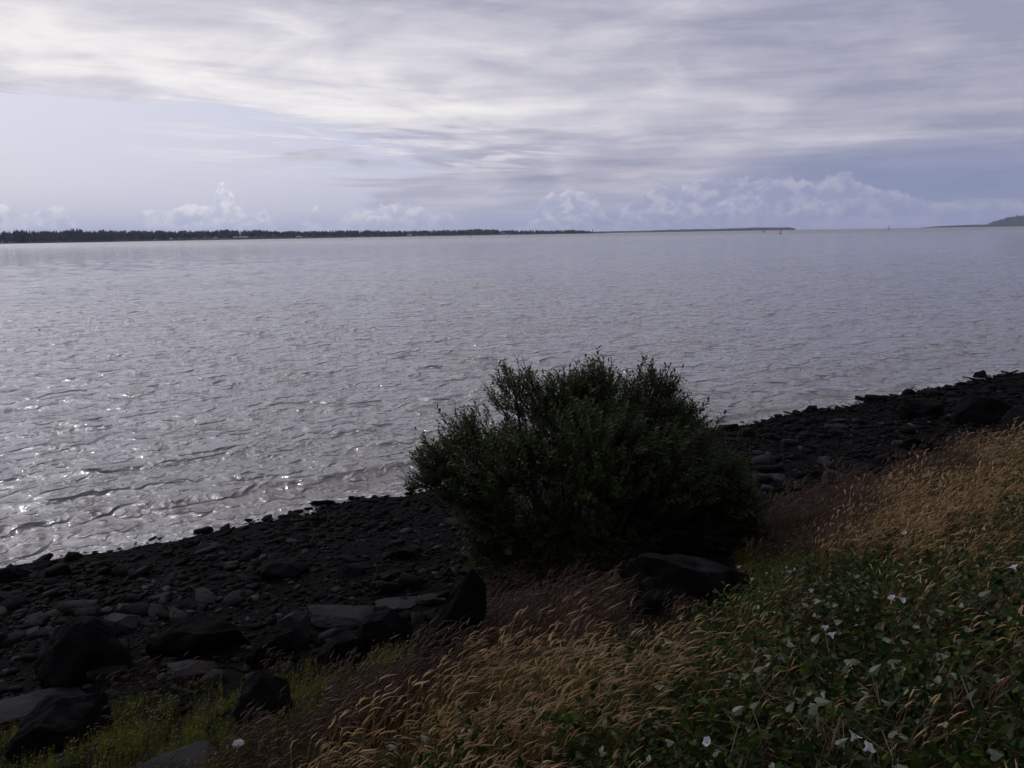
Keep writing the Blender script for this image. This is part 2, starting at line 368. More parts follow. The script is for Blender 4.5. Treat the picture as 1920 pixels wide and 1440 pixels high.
M_petal = mat('white_petal', lambda b, o: leafy(b, b.mix(b.noise(objc(b), 30, 3), (.32, .31, .33, 1), (.50, .49, .51, 1)), .4, .6, .2))
M_shrub = mat('shrub_leaf', m_leaf((.012, .018, .004), (.028, .040, .010), (.060, .076, .022), (.050, .062, .026, 1), .42, .15))
M_bark = mat('shrub_bark', lambda b, o: principled(b, b.mix(b.noise(objc(b), 18, 5), (.012, .010, .008, 1), (.040, .034, .028, 1)), .85, .2, b.noise(objc(b), 40, 4), .5, .01))
M_conif = mat('far_conifer', lambda b, o: principled(b, b.mix(rnd(b), (.010, .016, .012, 1), (.026, .036, .024, 1)), .8, .1))
M_trunk = mat('far_trunk', lambda b, o: principled(b, (.035, .028, .022, 1), .9, .1))
M_far = mat('far_shore_land', lambda b, o: principled(b, b.mix(b.noise(pos(b), .012, 5), (.030, .036, .024, 1), (.075, .068, .050, 1)), .9, .1))
M_sand = mat('far_sand_spit', lambda b, o: principled(b, b.mix(b.noise(pos(b), .02, 5), (.055, .055, .045, 1), (.12, .11, .09, 1)), .9, .1))
M_hill = mat('wooded_hill', lambda b, o: principled(b, b.mix(b.noise(pos(b), .011, 6, .65), (.012, .018, .012, 1), (.045, .052, .034, 1)), .9, .1, b.noise(pos(b), .03, 5), 1.0, 20))
M_white = mat('pale_house_paint', lambda b, o: principled(b, b.mix(b.noise(objc(b), .6, 3), (.17, .168, .165, 1), (.24, .235, .23, 1)), .7, .2))
M_roof = mat('grey_metal_roof', lambda b, o: principled(b, b.mix(b.noise(objc(b), .5, 3), (.15, .15, .155, 1), (.22, .22, .225, 1)), .45, .5))
M_pane = mat('dark_window_pane', lambda b, o: principled(b, (.02, .022, .026, 1), .1, .5))
M_buoy = mat('black_green_buoy', lambda b, o: principled(b, b.mix(b.noise(objc(b), 2, 3), (.010, .020, .014, 1), (.018, .034, .022, 1)), .5, .4))
M_steel = mat('weathered_steel', lambda b, o: principled(b, b.mix(b.noise(objc(b), 3, 4), (.035, .035, .036, 1), (.07, .06, .055, 1)), .6, .4))
M_hull = mat('dark_boat_paint', lambda b, o: principled(b, b.mix(b.noise(objc(b), 1, 3), (.018, .020, .028, 1), (.035, .036, .045, 1)), .5, .4))

# ------------------------------------------------------------------ ground: one sheet from the bank under the water to the horizon
def graded(lo, hi, fine_lo, fine_hi, step, grow=1.22):
    a = list(np.arange(fine_lo, fine_hi + 1e-6, step)); v = step; p = a[-1]
    while p < hi: v *= grow; p = min(p + v, hi); a.append(p)
    v = step; p = a[0]; pre = []
    while p > lo: v *= grow; p = max(p - v, lo); pre.append(p)
    return np.array(pre[::-1] + a)
S_ = graded(-15000, 15000, -16, 45, .16); D_ = graded(-15000, 3000, -3, 15, .11)
SS, DD = np.meshgrid(S_, D_, indexing='ij'); GX, GY = xy(SS, DD); GZ = ground(GX, GY)
ns, nd = SS.shape; ii = np.arange(ns * nd).reshape(ns, nd)
fc = np.stack([ii[:-1, :-1], ii[:-1, 1:], ii[1:, 1:], ii[1:, :-1]], -1).reshape(-1, 4)
g = link('ground', mesh_np('ground', np.stack([GX, GY, GZ], -1).reshape(-1, 3), fc, [M_ground], True)); tag(g, kind='structure')

# ------------------------------------------------------------------ water with real waves near the shore
ang = np.concatenate([np.arange(-86, -40, 1.5), np.arange(-40, 44, .14), np.arange(44, 75, 1.5)])
rad = [6.0]
while rad[-1] < 70: rad.append(rad[-1] * 1.0052)
while rad[-1] < 300: rad.append(rad[-1] * 1.012)
while rad[-1] < 14500: rad.append(rad[-1] * 1.06)
rad = np.array(rad); AA, RR = np.meshgrid(np.radians(ang), rad, indexing='ij')
WX, WY = RR * np.sin(AA), RR * np.cos(AA)
def waves(x, y, r):
    s, d = sd(x, y); z = np.zeros_like(x); ox = np.zeros_like(x); oy = np.zeros_like(x)
    env = .55 + .9 * vnoise(s * .07 + 3, d * .10) ; env2 = .4 + 1.2 * vnoise(s * .35 + 30, d * .5)
    wr = np.random.default_rng(5)
    shal = np.clip(-d / 3.0, .12, 1)
    for k in range(84):
        L = .42 * (4.6 / .42) ** (wr.random() ** 1.15); kk = 2 * math.pi / L
        th = math.radians(wr.normal(-17, 30))                   # crests lie roughly along the shore
        ux, uy = math.sin(-th), -math.cos(th)
        amp = .015 * (.5 + wr.random()) * L / 6.283 * min(1, (2.2 / L) ** .8)
        e = env2 if L < 1.6 else env
        fade = np.clip(1.6 - r * .0060 * 3.0 / L, 0, 1)
        ph = kk * (x * ux + y * uy) + wr.random() * 6.283 + .8 * fbm(x * .2, y * .2, 2)
        w = amp * e * fade * shal
        z += w * np.cos(ph); ox -= ux * w * 1.5 * np.sin(ph); oy -= uy * w * 1.5 * np.sin(ph)
    # small breakers running onto the stones, parallel to the shore
    for dd, aa, wd in ((-.75, .085, .20), (-1.9, .075, .30), (-3.4, .055, .34), (-5.4, .05, .4)):
        c = d - dd - .8 * fbm(s * .25 + dd, np.full_like(s, dd), 3)
        z += aa * np.clip(vnoise(s * .3 + 7 * dd, np.full_like(s, 2.)) * 2.2 - .6, 0, 1.2) * np.exp(-(c / np.where(c > 0, wd * .6, wd * 1.5)) ** 2)
    return x + ox, y + oy, z
VX, VY, VZ = waves(WX, WY, RR)
na, nr = VX.shape; ii = np.arange(na * nr).reshape(na, nr)
fc = np.stack([ii[:-1, :-1], ii[1:, :-1], ii[1:, 1:], ii[:-1, 1:]], -1).reshape(-1, 4)
dv = sd(WX, WY)[1].reshape(-1); keep = dv[fc].min(1) < 1.4; fc = fc[keep]
used, invx = np.unique(fc, return_inverse=True)
V = np.stack([VX, VY, VZ], -1).reshape(-1, 3)[used]
wat = link('water', mesh_np('water', V, invx.reshape(-1, 4), [M_water], True)); tag(wat, kind='structure')

# ------------------------------------------------------------------ far shore, sand spit, headland
def az_of(px): d = ray(px, 452 - .0152 * px); return math.atan2(d[0], d[1])
def strip(name, pts, mat_, depth, rows=6, seed=0):
    """low land: pts = (azimuth, distance of the front shore, height)"""
    a = np.array([p[0] for p in pts]); r = np.array([p[1] for p in pts]); hh = np.array([p[2] for p in pts])
    A = np.linspace(a[0], a[-1], 260); R0 = np.interp(A, a, r); Hh = np.interp(A, a, hh)
    R0 = R0 * (1 + .02 * fbm(A * 40 + seed, A * 0 + 1)); V = []
    prof = np.array([-.35, .25, .7, 1.0, 1.0, .9, -.4]); off = np.array([-.02, .03, .12, .3, .6, .9, 1.0])
    for k in range(len(prof)):
        Rk = R0 + depth * off[k]; nz = 1 + .5 * fbm(A * 60 + seed, A * 0 + k)
        V.append(np.stack([Rk * np.sin(A), Rk * np.cos(A), np.where(prof[k] > 0, Hh * prof[k] * nz, -3)], -1))
    V = np.array(V); nk, n, _ = V.shape; ii = np.arange(nk * n).reshape(nk, n)
    f = np.stack([ii[:-1, :-1], ii[:-1, 1:], ii[1:, 1:], ii[1:, :-1]], -1).reshape(-1, 4)
    return tag(link(name, mesh_np(name, V.reshape(-1, 3), f, [mat_], True)), kind='structure')
FS = [(0, 1900), (200, 2000), (455, 2300), (800, 2850), (1000, 3250), (1135, 3600)]
FS = [(math.radians(-62), 1500.)] + [(az_of(p), float(r)) for p, r in FS]
hill = lambda px: 3 + 9 * math.exp(-((px - 470) / 130.) ** 2)
far_pts = [(math.radians(-62), 1500., 3)] + [(az_of(p), np.interp(az_of(p), [a for a, _ in FS], [r for _, r in FS]), hill(p) * (1 if p < 1080 else .6)) for p in range(0, 1136, 40)] + [(az_of(1138), 3620., .5)]
strip('far_shore', far_pts, M_far, 420)
strip('sand_spit', [(az_of(960), 3900., 2), (az_of(1060), 4300., 7), (az_of(1200), 5000., 11), (az_of(1300), 5500., 15), (az_of(1400), 5900., 20), (az_of(1480), 6200., 20), (az_of(1489), 6230., 14), (az_of(1493), 6240., -2)], M_sand, 220, seed=4)
strip('low_point', [(az_of(1725), 8600., 2), (az_of(1760), 8700., 14), (az_of(1830), 8900., 24), (az_of(2000), 9000., 26), (math.radians(60), 9200., 26)], M_hill, 300, seed=9)
# headland with wooded crest
A = np.linspace(az_of(1815), math.radians(58), 1200)
xp = np.tan(A) * 1442 * math.cos(_p) + 960
crest = np.interp(xp, [1815, 1824, 1832, 1845, 1860, 1875, 1890, 1905, 1920, 1960, 2050, 2200, 3200], [0, 5, 8.5, 11, 15, 17.5, 16, 13.5, 15, 22, 27, 24, 20]) * 8600 / 1442
rows = []
for k, (o_, f_) in enumerate([(0, -.02), (120, .35), (260, .62), (420, .85), (640, 1.0), (900, .9), (1600, .4), (2400, -.02)]):
    Rk = 9300 + o_ + 120 * fbm(A * 30, A * 0 + 3 + k); nz = 1 + (.10 * fbm(A * 150, A * 0 + 2 * k) + 1.0 * (np.abs(fbm(A * 1100, A * 0 + 5 * k)))) * (f_ > 0)
    rows.append(np.stack([Rk * np.sin(A), Rk * np.cos(A), crest * f_ * nz - (2 if f_ < 0 else 0)], -1))
V = np.array(rows); nk, n, _ = V.shape; ii = np.arange(nk * n).reshape(nk, n)
f = np.stack([ii[:-1, :-1], ii[:-1, 1:], ii[1:, 1:], ii[1:, :-1]], -1).reshape(-1, 4)
tag(link('headland', mesh_np('headland', V.reshape(-1, 3), f, [M_hill], False)), kind='structure')

# ------------------------------------------------------------------ instancing for uncountable growth
def instancer(name, pts, rot, scl, protos, label=None, cat=None):
    n = len(pts); me = bpy.data.meshes.new(name); me.vertices.add(n); me.vertices.foreach_set('co', np.asarray(pts, np.float32).ravel())
    a = me.attributes.new('rot', 'FLOAT_VECTOR', 'POINT'); a.data.foreach_set('vector', np.asarray(rot, np.float32).ravel())
    a = me.attributes.new('scl', 'FLOAT_VECTOR', 'POINT'); a.data.foreach_set('vector', np.asarray(scl, np.float32).ravel())
    a = me.attributes.new('idx', 'INT', 'POINT'); a.data.foreach_set('value', rng.integers(0, len(protos), n).astype(np.int32))
    me.update(); col_ = bpy.data.collections.new(name + '_kinds')
    for i, pm in enumerate(protos): col_.objects.link(bpy.data.objects.new('%s_kind' % name, pm))
    ng = bpy.data.node_groups.new(name, 'GeometryNodeTree')
    ng.interface.new_socket('Geometry', in_out='INPUT', socket_type='NodeSocketGeometry'); ng.interface.new_socket('Geometry', in_out='OUTPUT', socket_type='NodeSocketGeometry')
    N = ng.nodes.new; gi = N('NodeGroupInput'); go = N('NodeGroupOutput'); ci = N('GeometryNodeCollectionInfo'); ip = N('GeometryNodeInstanceOnPoints')
    ci.inputs['Collection'].default_value = col_; ci.inputs['Separate Children'].default_value = True; ci.inputs['Reset Children'].default_value = True
    ip.inputs['Pick Instance'].default_value = True
    def na_(nm, ty):
        k = N('GeometryNodeInputNamedAttribute'); k.data_type = ty; k.inputs['Name'].default_value = nm
        return next(s for s in k.outputs if s.enabled and s.name == 'Attribute')
    L = ng.links.new
    L(gi.outputs[0], ip.inputs['Points']); L(ci.outputs[0], ip.inputs['Instance']); L(na_('idx', 'INT'), ip.inputs['Instance Index'])
    L(na_('rot', 'FLOAT_VECTOR'), ip.inputs['Rotation']); L(na_('scl', 'FLOAT_VECTOR'), ip.inputs['Scale']); L(ip.outputs[0], go.inputs[0])
    o = link(name, me); md = o.modifiers.new('scatter', 'NODES'); md.node_group = ng
    return tag(o, label, cat, kind='stuff')

# ------------------------------------------------------------------ far forest
def conifer(seed):
    R = random.Random(seed); b = MB(); b.tube([(0, 0, 0), (0, 0, .9)], [.022, .006], 5, 1)
    n = 9
    for i in range(n):
        t0 = .16 + .80 * i / n; r0 = (.20 * (1 - t0) ** .8 + .018) * R.uniform(.75, 1.2); k = 9; P = [(R.uniform(-.01, .01), R.uniform(-.01, .01), t0 + .13)]
        for j in range(k):
            w = 2 * math.pi * (j + R.uniform(-.3, .3)) / k; rr = r0 * R.uniform(.55, 1.25); P.append((rr * math.cos(w), rr * math.sin(w), t0 - R.uniform(-.02, .03)))
        b.poly(P, [(0, 1 + j, 1 + (j + 1) % k) for j in range(k)])
    return b.mesh('conifer', [M_conif, M_trunk])
def broadleaf(seed):
    R = random.Random(seed); b = MB(); b.tube([(0, 0, 0), (0.01, 0, .5)], [.03, .012], 5, 1)
    for i in range(170):
        u = Vector((R.gauss(0, 1), R.gauss(0, 1), R.gauss(0, 1))).normalized() * R.uniform(.6, 1); c = Vector((u.x * .30, u.y * .30, .56 + u.z * .36)); e = Vector((R.gauss(0, 1), R.gauss(0, 1), R.gauss(0, 1))).normalized(); g_ = e.cross(u).normalized(); e = g_.cross(u)
        s = R.uniform(.05, .10); b.poly([c + e * s, c + g_ * s, c - e * s, c - g_ * s], [(0, 1, 2, 3)])
    return b.mesh('broadleaf', [M_conif, M_trunk])
protos = [conifer(i) for i in range(6)] + [broadleaf(20 + i) for i in range(2)]
fa = np.array([a for a, _ in FS]); fr = np.array([r for _, r in FS])
pts = []; rot = []; scl = []
topx = [-1500, 0, 60, 160, 300, 400, 455, 520, 600, 700, 800, 870, 930, 965, 985, 1000, 1080, 1102, 1112, 1130]
toph = [21, 19, 20, 21, 18, 17, 17, 16, 14, 12.5, 11, 11.5, 11, 9, 7.5, 8, 7.6, 6, 2.5, 1.5]
for i in range(5200):
    A_ = rng.uniform(math.radians(-58), az_of(1128)); px = math.tan(A_) * 1442 * math.cos(_p) + 960
    off = 25 + 300 * rng.random() ** 1.3; r_ = np.interp(A_, fa, fr); h_m = np.interp(px, topx, toph) * r_ / 1442
    bz = np.interp(off / 420., [0, .03, .12, .3, .6, .9], [0, .25, .7, 1, 1, .9]) * hill(px) * .8
    hh_ = max(3, (h_m - bz * .9) * (rng.uniform(.5, 1.12) if off > 45 else rng.uniform(.4, .95)) * (1 + .40 * fbm(np.array([px * .04]), np.array([2.]))[0]))
    pts.append(((r_ + off) * math.sin(A_), (r_ + off) * math.cos(A_), bz - .4)); rot.append((0, 0, rng.uniform(0, 6.28))); w = hh_ * rng.uniform(.85, 1.4); scl.append((w, w, hh_))
instancer('far_forest', pts, rot, scl, protos, 'dark conifer forest lining the low far shore', 'forest')
# the few trees that stand apart at the tip of the far shore
def lone(px, h_, kind, label):
    A_ = az_of(px); r_ = np.interp(A_, fa, fr) + 60; e = empty('conifer_tree' if kind else 'shore_tree', (r_ * math.sin(A_), r_ * math.cos(A_), 0.3))
    src = conifer(60 + px) if kind else broadleaf(60 + px)
    for part, mi in (('crown', 0), ('trunk', 1)):
        me = src.copy(); bm = bmesh.new(); bm.from_mesh(me); bmesh.ops.delete(bm, geom=[f for f in bm.faces if f.material_index != mi], context='FACES'); bm.to_mesh(me); bm.free()
        o = link(part, me, e); o.scale = (h_ * (.9 if kind else 1.1), h_ * (.9 if kind else 1.1), h_)
    return tag(e, label, 'tree', 'trees standing apart at the tip of the far shore')
lone(1111, 22, True, 'tall lone conifer standing at the tip of the far shore')
lone(1118, 12, True, 'short conifer just beyond the tall lone conifer on the far shore tip')
lone(1131, 9, False, 'low round tree at the very end of the far shore')
lone(1104, 13, False, 'rounded tree between forest edge and tall lone conifer on the far shore')
# houses showing pale among the far trees
def house(px, wd, label, hh_=5.0):
    A_ = az_of(px); r_ = np.interp(A_, fa, fr) + 14; e = empty('waterside_house', (r_ * math.sin(A_), r_ * math.cos(A_), 1.0), -A_)
    b = MB(); b.box((0, 0, hh_ / 2), (wd / 2, 4.5, hh_ / 2)); b.poly([(-wd / 2, -4.5, hh_), (-wd / 2, 4.5, hh_), (-wd / 2, 0, hh_ + 2.6)], [(0, 2, 1)]); b.poly([(wd / 2, -4.5, hh_), (wd / 2, 4.5, hh_), (wd / 2, 0, hh_ + 2.6)], [(0, 1, 2)]); link('wall', b.mesh('wall', [M_white]), e)
    b = MB(); x0 = wd / 2 + .6
    b.poly([(-x0, -5.3, hh_ - .3), (x0, -5.3, hh_ - .3), (x0, 0, hh_ + 2.9), (-x0, 0, hh_ + 2.9), (-x0, 5.3, hh_ - .3), (x0, 5.3, hh_ - .3)], [(0, 1, 2, 3), (3, 2, 5, 4)]); link('roof', b.mesh('roof', [M_roof]), e)
    for k in range(max(2, int(wd / 5))):
        b = MB(); b.box((-wd / 2 + 2.2 + k * (wd - 4.4) / max(1, int(wd / 5) - 1 if wd >= 10 else 1), -4.52, hh_ * .55), (.8, .05, .75)); link('window', b.mesh('window', [M_pane]), e)
    return tag(e, label, 'house', 'pale houses along the far shore')
house(455, 26, 'long pale house under the rise of the far forest'); house(441, 10, 'small pale shed beside the long pale house on the far shore'); house(404, 9, 'little pale hut at the edge of the far forest below its rise', 3.5)
house(560, 16, 'pale low house at the edge of the far forest beyond the long house', 4); house(768, 17, 'low pale house midway along the far wooded shore', 4); house(944, 14, 'pale house near the thinning end of the far forest', 4.5)

# ------------------------------------------------------------------ marks on the water
def on_water(px, py):
    d = ray(px, py); t_ = -CAMZ / d[2]; return Vector((d[0] * t_, d[1] * t_, 0))
def buoy(px, D, hgt, label):
    A_ = az_of(px); e = empty('channel_buoy', (D * math.sin(A_), D * math.cos(A_), -.1), .6); k = hgt / 4.6
    b = MB(); b.tube([(0, 0, -.5 * k), (0, 0, -.1 * k), (0, 0, .6 * k), (0, 0, .8 * k)], [.9 * k, 1.2 * k, 1.2 * k, .7 * k], 14); link('float_body', b.mesh('float_body', [M_buoy]), e)
    b = MB()
    for j in range(4):
        w = j * math.pi / 2; c_, s_ = math.cos(w), math.sin(w); b.tube([(c_ * .75 * k, s_ * .75 * k, .75 * k), (c_ * .3 * k, s_ * .3 * k, 3.4 * k)], [.09 * k, .07 * k], 5)
    for z_ in (1.7, 2.6):
        rr = (.75 - .45 * (z_ - .75) / 2.65) * k; b.tube([(rr * math.cos(j * math.pi / 4), rr * math.sin(j * math.pi / 4), z_ * k) for j in range(9)], [.05 * k] * 9, 4)
    link('tower', b.mesh('tower', [M_steel]), e)
    b = MB(); b.tube([(0, 0, 3.3 * k), (0, 0, 3.45 * k), (0, 0, 4.3 * k), (0, 0, 4.5 * k)], [.45 * k, .5 * k, .5 * k, .25 * k], 10); link('topmark', b.mesh('topmark', [M_buoy]), e)
    return tag(e, label, 'buoy', 'channel markers out on the water')
buoy(1464, 920, 5.0, 'dark navigation buoy floating before the end of the sand spit')
buoy(882, 1150, 3.4, 'small dark buoy before the far forest, paired with a shorter one')
buoy(895, 1250, 2.4, 'shortest dark buoy beside a slightly taller one before the far forest')
buoy(955, 1050, 2.8, 'squat dark buoy floating apart before the thinning far forest')
def beacon(px, D, hgt, label):
    A_ = az_of(px); e = empty('pile_beacon', (D * math.sin(A_), D * math.cos(A_), 0), .3)
    for j in range(3):
        w = j * 2.094; b = MB(); b.tube([(1.1 * math.cos(w), 1.1 * math.sin(w), -4), (.5 * math.cos(w), .5 * math.sin(w), hgt * .62)], [.22, .2], 7); link('pile', b.mesh('pile', [M_steel]), e)
    b = MB(); b.box((0, 0, hgt * .63), (1.0, 1.0, .12)); b.tube([(0, 0, hgt * .63), (0, 0, hgt)], [.12, .1], 6); link('platform', b.mesh('platform', [M_steel]), e)
    b = MB(); b.box((0, -.1, hgt * .85), (.8, .04, .8)); link('dayboard', b.mesh('dayboard', [M_buoy]), e)
    return tag(e, label, 'beacon', 'channel markers out on the water')
beacon(1667, 1700, 9.5, 'thin pile beacon standing in open water near the hazy headland')
def boat(px, D, label):
    A_ = az_of(px); e = empty('small_boat', (D * math.sin(A_), D * math.cos(A_), -.1), .4); b = MB(); P = []; X = [-3.6, -2, 0, 2, 3.2, 4.2]; Wd = [1.0, 1.2, 1.25, 1.0, .6, .05]
    for x_, w_ in zip(X, Wd): P += [(x_, -w_ * .6, -.3), (x_, -w_, .9 + .04 * x_ * x_ * (x_ > 0)), (x_, w_, .9 + .04 * x_ * x_ * (x_ > 0)), (x_, w_ * .6, -.3)]
    fs = [tuple(4 * i + j for j in q_) + tuple(4 * (i + 1) + j for j in q_[::-1]) for i in range(5) for q_ in ((0, 1), (1, 2), (2, 3), (3, 0))] + [(0, 3, 2, 1)]
    b.poly(P, fs); link('hull', b.mesh('hull', [M_hull]), e); b = MB(); b.box((-.4, 0, 1.45), (1.1, .75, .6)); b.box((-.4, 0, 2.09), (1.3, .85, .05)); c_ = link('cabin', b.mesh('cabin', [M_hull]), e)
    b = MB(); b.box((.72, 0, 1.6), (.02, .6, .25)); link('window', b.mesh('window', [M_pane]), c_)
    return tag(e, label, 'boat')
boat(1432, 1750, 'small dark boat low on the water off the sand spit')

# ------------------------------------------------------------------ boulders
def rock_mesh(seed, dims, cuts=14, sub=2, mat_=None, rough=.05, peak=0.0):
    """angular boulder: a block trimmed by random planes, its faces roughened"""
    R = random.Random(seed); bm = bmesh.new(); bmesh.ops.create_cube(bm, size=2.0)
    for i in range(cuts):
        n = Vector((R.gauss(0, 1), R.gauss(0, 1), R.gauss(.25, .8))).normalized()
        o_ = n * R.uniform(.72, 1.02)
        bmesh.ops.bisect_plane(bm, geom=bm.verts[:] + bm.edges[:] + bm.faces[:], plane_co=o_, plane_no=n, clear_outer=True)
        ed = [e for e in bm.edges if e.is_boundary]
        if ed: bmesh.ops.contextual_create(bm, geom=ed)
    if peak:
        for v in bm.verts:
            if v.co.z > 0: v.co.x *= 1 - peak * v.co.z; v.co.y *= 1 - .6 * peak * v.co.z
    bmesh.ops.bevel(bm, geom=bm.edges[:], offset=.05, segments=1, affect='EDGES', clamp_overlap=True)
    bmesh.ops.triangulate(bm, faces=bm.faces[:])
    for k in range(sub):
        bmesh.ops.subdivide_edges(bm, edges=[e for e in bm.edges if e.calc_length() > (.25 if sub < 3 else .14)], cuts=1, use_grid_fill=True)
        bmesh.ops.triangulate(bm, faces=bm.faces[:])
    off = R.uniform(0, 90)
    P = np.array([v.co for v in bm.verts]) if len(bm.verts) else np.zeros((0, 3))
    bm.normal_update()
    dsp = rough * 2.2 * (fbm(P[:, 0] * 1.7 + off, P[:, 1] * 1.7 + P[:, 2] * 1.3) + .5 * fbm(P[:, 0] * 5 + off + P[:, 2] * 4, P[:, 1] * 5 - P[:, 2] * 3))
    for v, k in zip(bm.verts, dsp): v.co += v.normal * float(k)
    for v in bm.verts: v.co = Vector((v.co.x * dims[0] / 2, v.co.y * dims[1] / 2, v.co.z * dims[2] / 2))
    me = bpy.data.meshes.new('boulder'); bm.to_mesh(me); bm.free(); me.materials.append(mat_ or M_rock)
    return me
# x0, x1, top row, bottom row in the photograph, rotation, tilt, peak, material, name, label
BL = [
 (92, 228, 1165, 1285, .3, .10, .35, M_rock, 'boulder', 'largest black peaked boulder standing alone on the stony beach', .9),
 (288, 462, 1148, 1235, .5, .12, .15, M_rock, 'boulder', 'long black humped boulder beside the largest peaked one', .7),
 (188, 262, 1150, 1192, .2, .1, .1, M_slab, 'boulder', 'smooth grey rock between peaked and long black boulders', .8),
 (512, 592, 1138, 1222, .5, .0, .1, M_slab, 'boulder', 'blocky grey boulder with sloping flat top next to wide slab', .8),
 (585, 720, 1118, 1180, .45, .08, .0, M_slab, 'rock_slab', 'wide pale flat slab leaning on a black boulder', .9),
 (655, 782, 1128, 1225, .6, .15, .3, M_rock, 'boulder', 'black rounded boulder propping up the wide pale slab', .8),
 (695, 785, 1116, 1148, .3, .05, .0, M_slab, 'rock_slab', 'thin pale slab lying behind the black propping boulder', .8),
 (780, 835, 1108, 1135, .2, .05, .0, M_slab, 'rock_slab', 'small pale slab touching the upright leaning slab', .8),
 (598, 692, 1178, 1255, .2, .0, .1, M_rock, 'boulder', 'square black boulder below the wide pale slab, grass before it', .9),
 (470, 560, 1185, 1255, .7, .1, .1, M_rock, 'boulder', 'black boulder wedged below the blocky grey boulder', .8),
 (440, 545, 1250, 1362, .1, .0, .25, M_rock, 'boulder', 'rough round black boulder beside the bright green grass clump', .9),
 (40, 195, 1308, 1420, .4, .05, .1, M_rock, 'boulder', 'black block capped with short grass at the bank foot', .8),
 (-20, 138, 1298, 1350, .35, .2, .0, M_slab, 'rock_slab', 'long pale slab lying behind the grass capped block', .7),
 (322, 408, 1232, 1276, .6, .25, .0, M_slab, 'rock_slab', 'tilted grey slab among broken flat stones below the long boulder', .7),
 (275, 420, 1395, 1460, .5, .1, .0, M_slab, 'rock_slab', 'flat reddish grey slab sunk in grass at the bank foot', .9),
 (488, 582, 1046, 1088, .3, .1, .1, M_rock, 'boulder', 'dark low boulder in the middle of the beach below the wave line', .8),
 (634, 702, 1046, 1084, .2, .1, .2, M_rock, 'boulder', 'dark humped boulder halfway from the waterline to the wide slab', .9),
 (742, 790, 1022, 1050, .2, .1, .1, M_rock, 'boulder', 'small dark boulder on the beach left of the shrub', .9),
 (800, 900, 1075, 1250, .3, .42, .1, M_rock, 'leaning_slab', 'tall dark slab leaning upright at the edge of the weeds', .45),
 (1135, 1440, 1002, 1165, .2, .05, .3, M_rock, 'boulder', 'huge black mounded boulder at the foot of the shrub', .7),
 (1215, 1330, 950, 1060, -.5, -.5, .1, M_rock, 'leaning_slab', 'black slab tilted against the huge mounded boulder under the shrub', .5),
 (1342, 1425, 960, 1022, .2, .0, .25, M_rock, 'boulder', 'dark round boulder right behind the huge mound, green grass beside', .9),
 (1165, 1222, 970, 1010, .3, .1, .0, M_slab, 'rock_slab', 'pale slab half hidden under the shrub branches', .8),
 (1680, 1760, 748, 790, .4, .0, .0, M_rock, 'boulder', 'square black block standing on the far stretch of beach', .8),
 (1790, 1910, 742, 800, .5, .05, .15, M_rock, 'boulder', 'massive black boulder pile front on the far stretch of beach', .8),
 (1880, 1990, 772, 830, .3, .05, .15, M_rock, 'boulder', 'black boulder below the massive one on the far beach', .9),
 (1570, 1650, 868, 905, .4, .1, .1, M_rock, 'boulder', 'dark flat boulder at the upper beach before the tan grass', .8),
 (1700, 1780, 822, 850, .4, .1, .1, M_rock, 'boulder', 'dark low boulder between the square block and the tan grass', .8),
 (1450, 1530, 900, 935, .3, .1, .1, M_rock, 'boulder', 'dark boulder topped with pale edge beyond the red weeds', .8),
 (1545, 1600, 880, 912, .3, .1, .1, M_slab, 'boulder', 'grey boulder next to the pale edged one by the red weeds', .8),
 (-10, 48, 1056, 1092, .3, .0, .3, M_rock, 'boulder', 'pointed black rock at the very edge of the lapping water', .9),
 (1508, 1535, 757, 775, .3, .0, .2, M_rock, 'boulder', 'single black rock poking from the wave foam beyond the shrub', 1.),
 (1826, 1850, 695, 712, .3, .0, .2, M_rock, 'boulder', 'black rock in the shallows by the massive boulder', 1.),
 (122, 152, 1032, 1052, .3, .0, .2, M_rock, 'boulder', 'rounded black rock sitting in the shallow lapping water', 1.),
 (58, 92, 1050, 1068, .3, .0, .1, M_rock, 'boulder', 'flat wet black rock next to the pointed one at the water', 1.),
 (905, 960, 1030, 1062, .3, .1, .1, M_rock, 'boulder', 'dark rock on the beach under the left skirts of the shrub', .9),
 (170, 235, 1240, 1275, .3, .1, .0, M_slab, 'rock_slab', 'flat grey slab in the shadow of the largest peaked boulder', .8),
]
boulders = []
for i, (x0, x1, y0, y1, rz, tilt, peak, mt, nm, lb, yk) in enumerate(BL):
    cx = (x0 + x1) / 2; base = hit(cx, y1 - .10 * (y1 - y0)); dist = np.linalg.norm(base - np.array([0, 0, CAMZ]))
    mpp = dist / F; wd = (x1 - x0) * mpp; dep = math.asin((CAMZ - base[2]) / dist)
    dy_ = wd * yk * .8
    hgt = max(.3 * wd if nm != 'rock_slab' else .14 * wd, ((y1 - y0) * mpp - dy_ * math.sin(dep) * .8) / math.cos(dep))
    me = rock_mesh(100 + i, (wd * .92, dy_ * .9, hgt * (1.3 if nm != 'rock_slab' else .8)), 14 if nm != 'rock_slab' else 9, 3 if wd > .5 else 2, mt, .06 if mt is M_slab else .11, peak)
    fwd = np.array([base[0], base[1]]); fwd /= np.linalg.norm(fwd)
    c_ = base[:2] + fwd * dy_ * .32
    o = link(nm, me); o.location = (c_[0], c_[1], gz(*c_) + hgt * .24); o.rotation_euler = (random.uniform(-.08, .08), tilt, math.atan2(-fwd[0], fwd[1]) + rz * .5)
    tag(o, lb, 'rock', 'boulders along the beach and bank foot'); boulders.append((c_, wd))

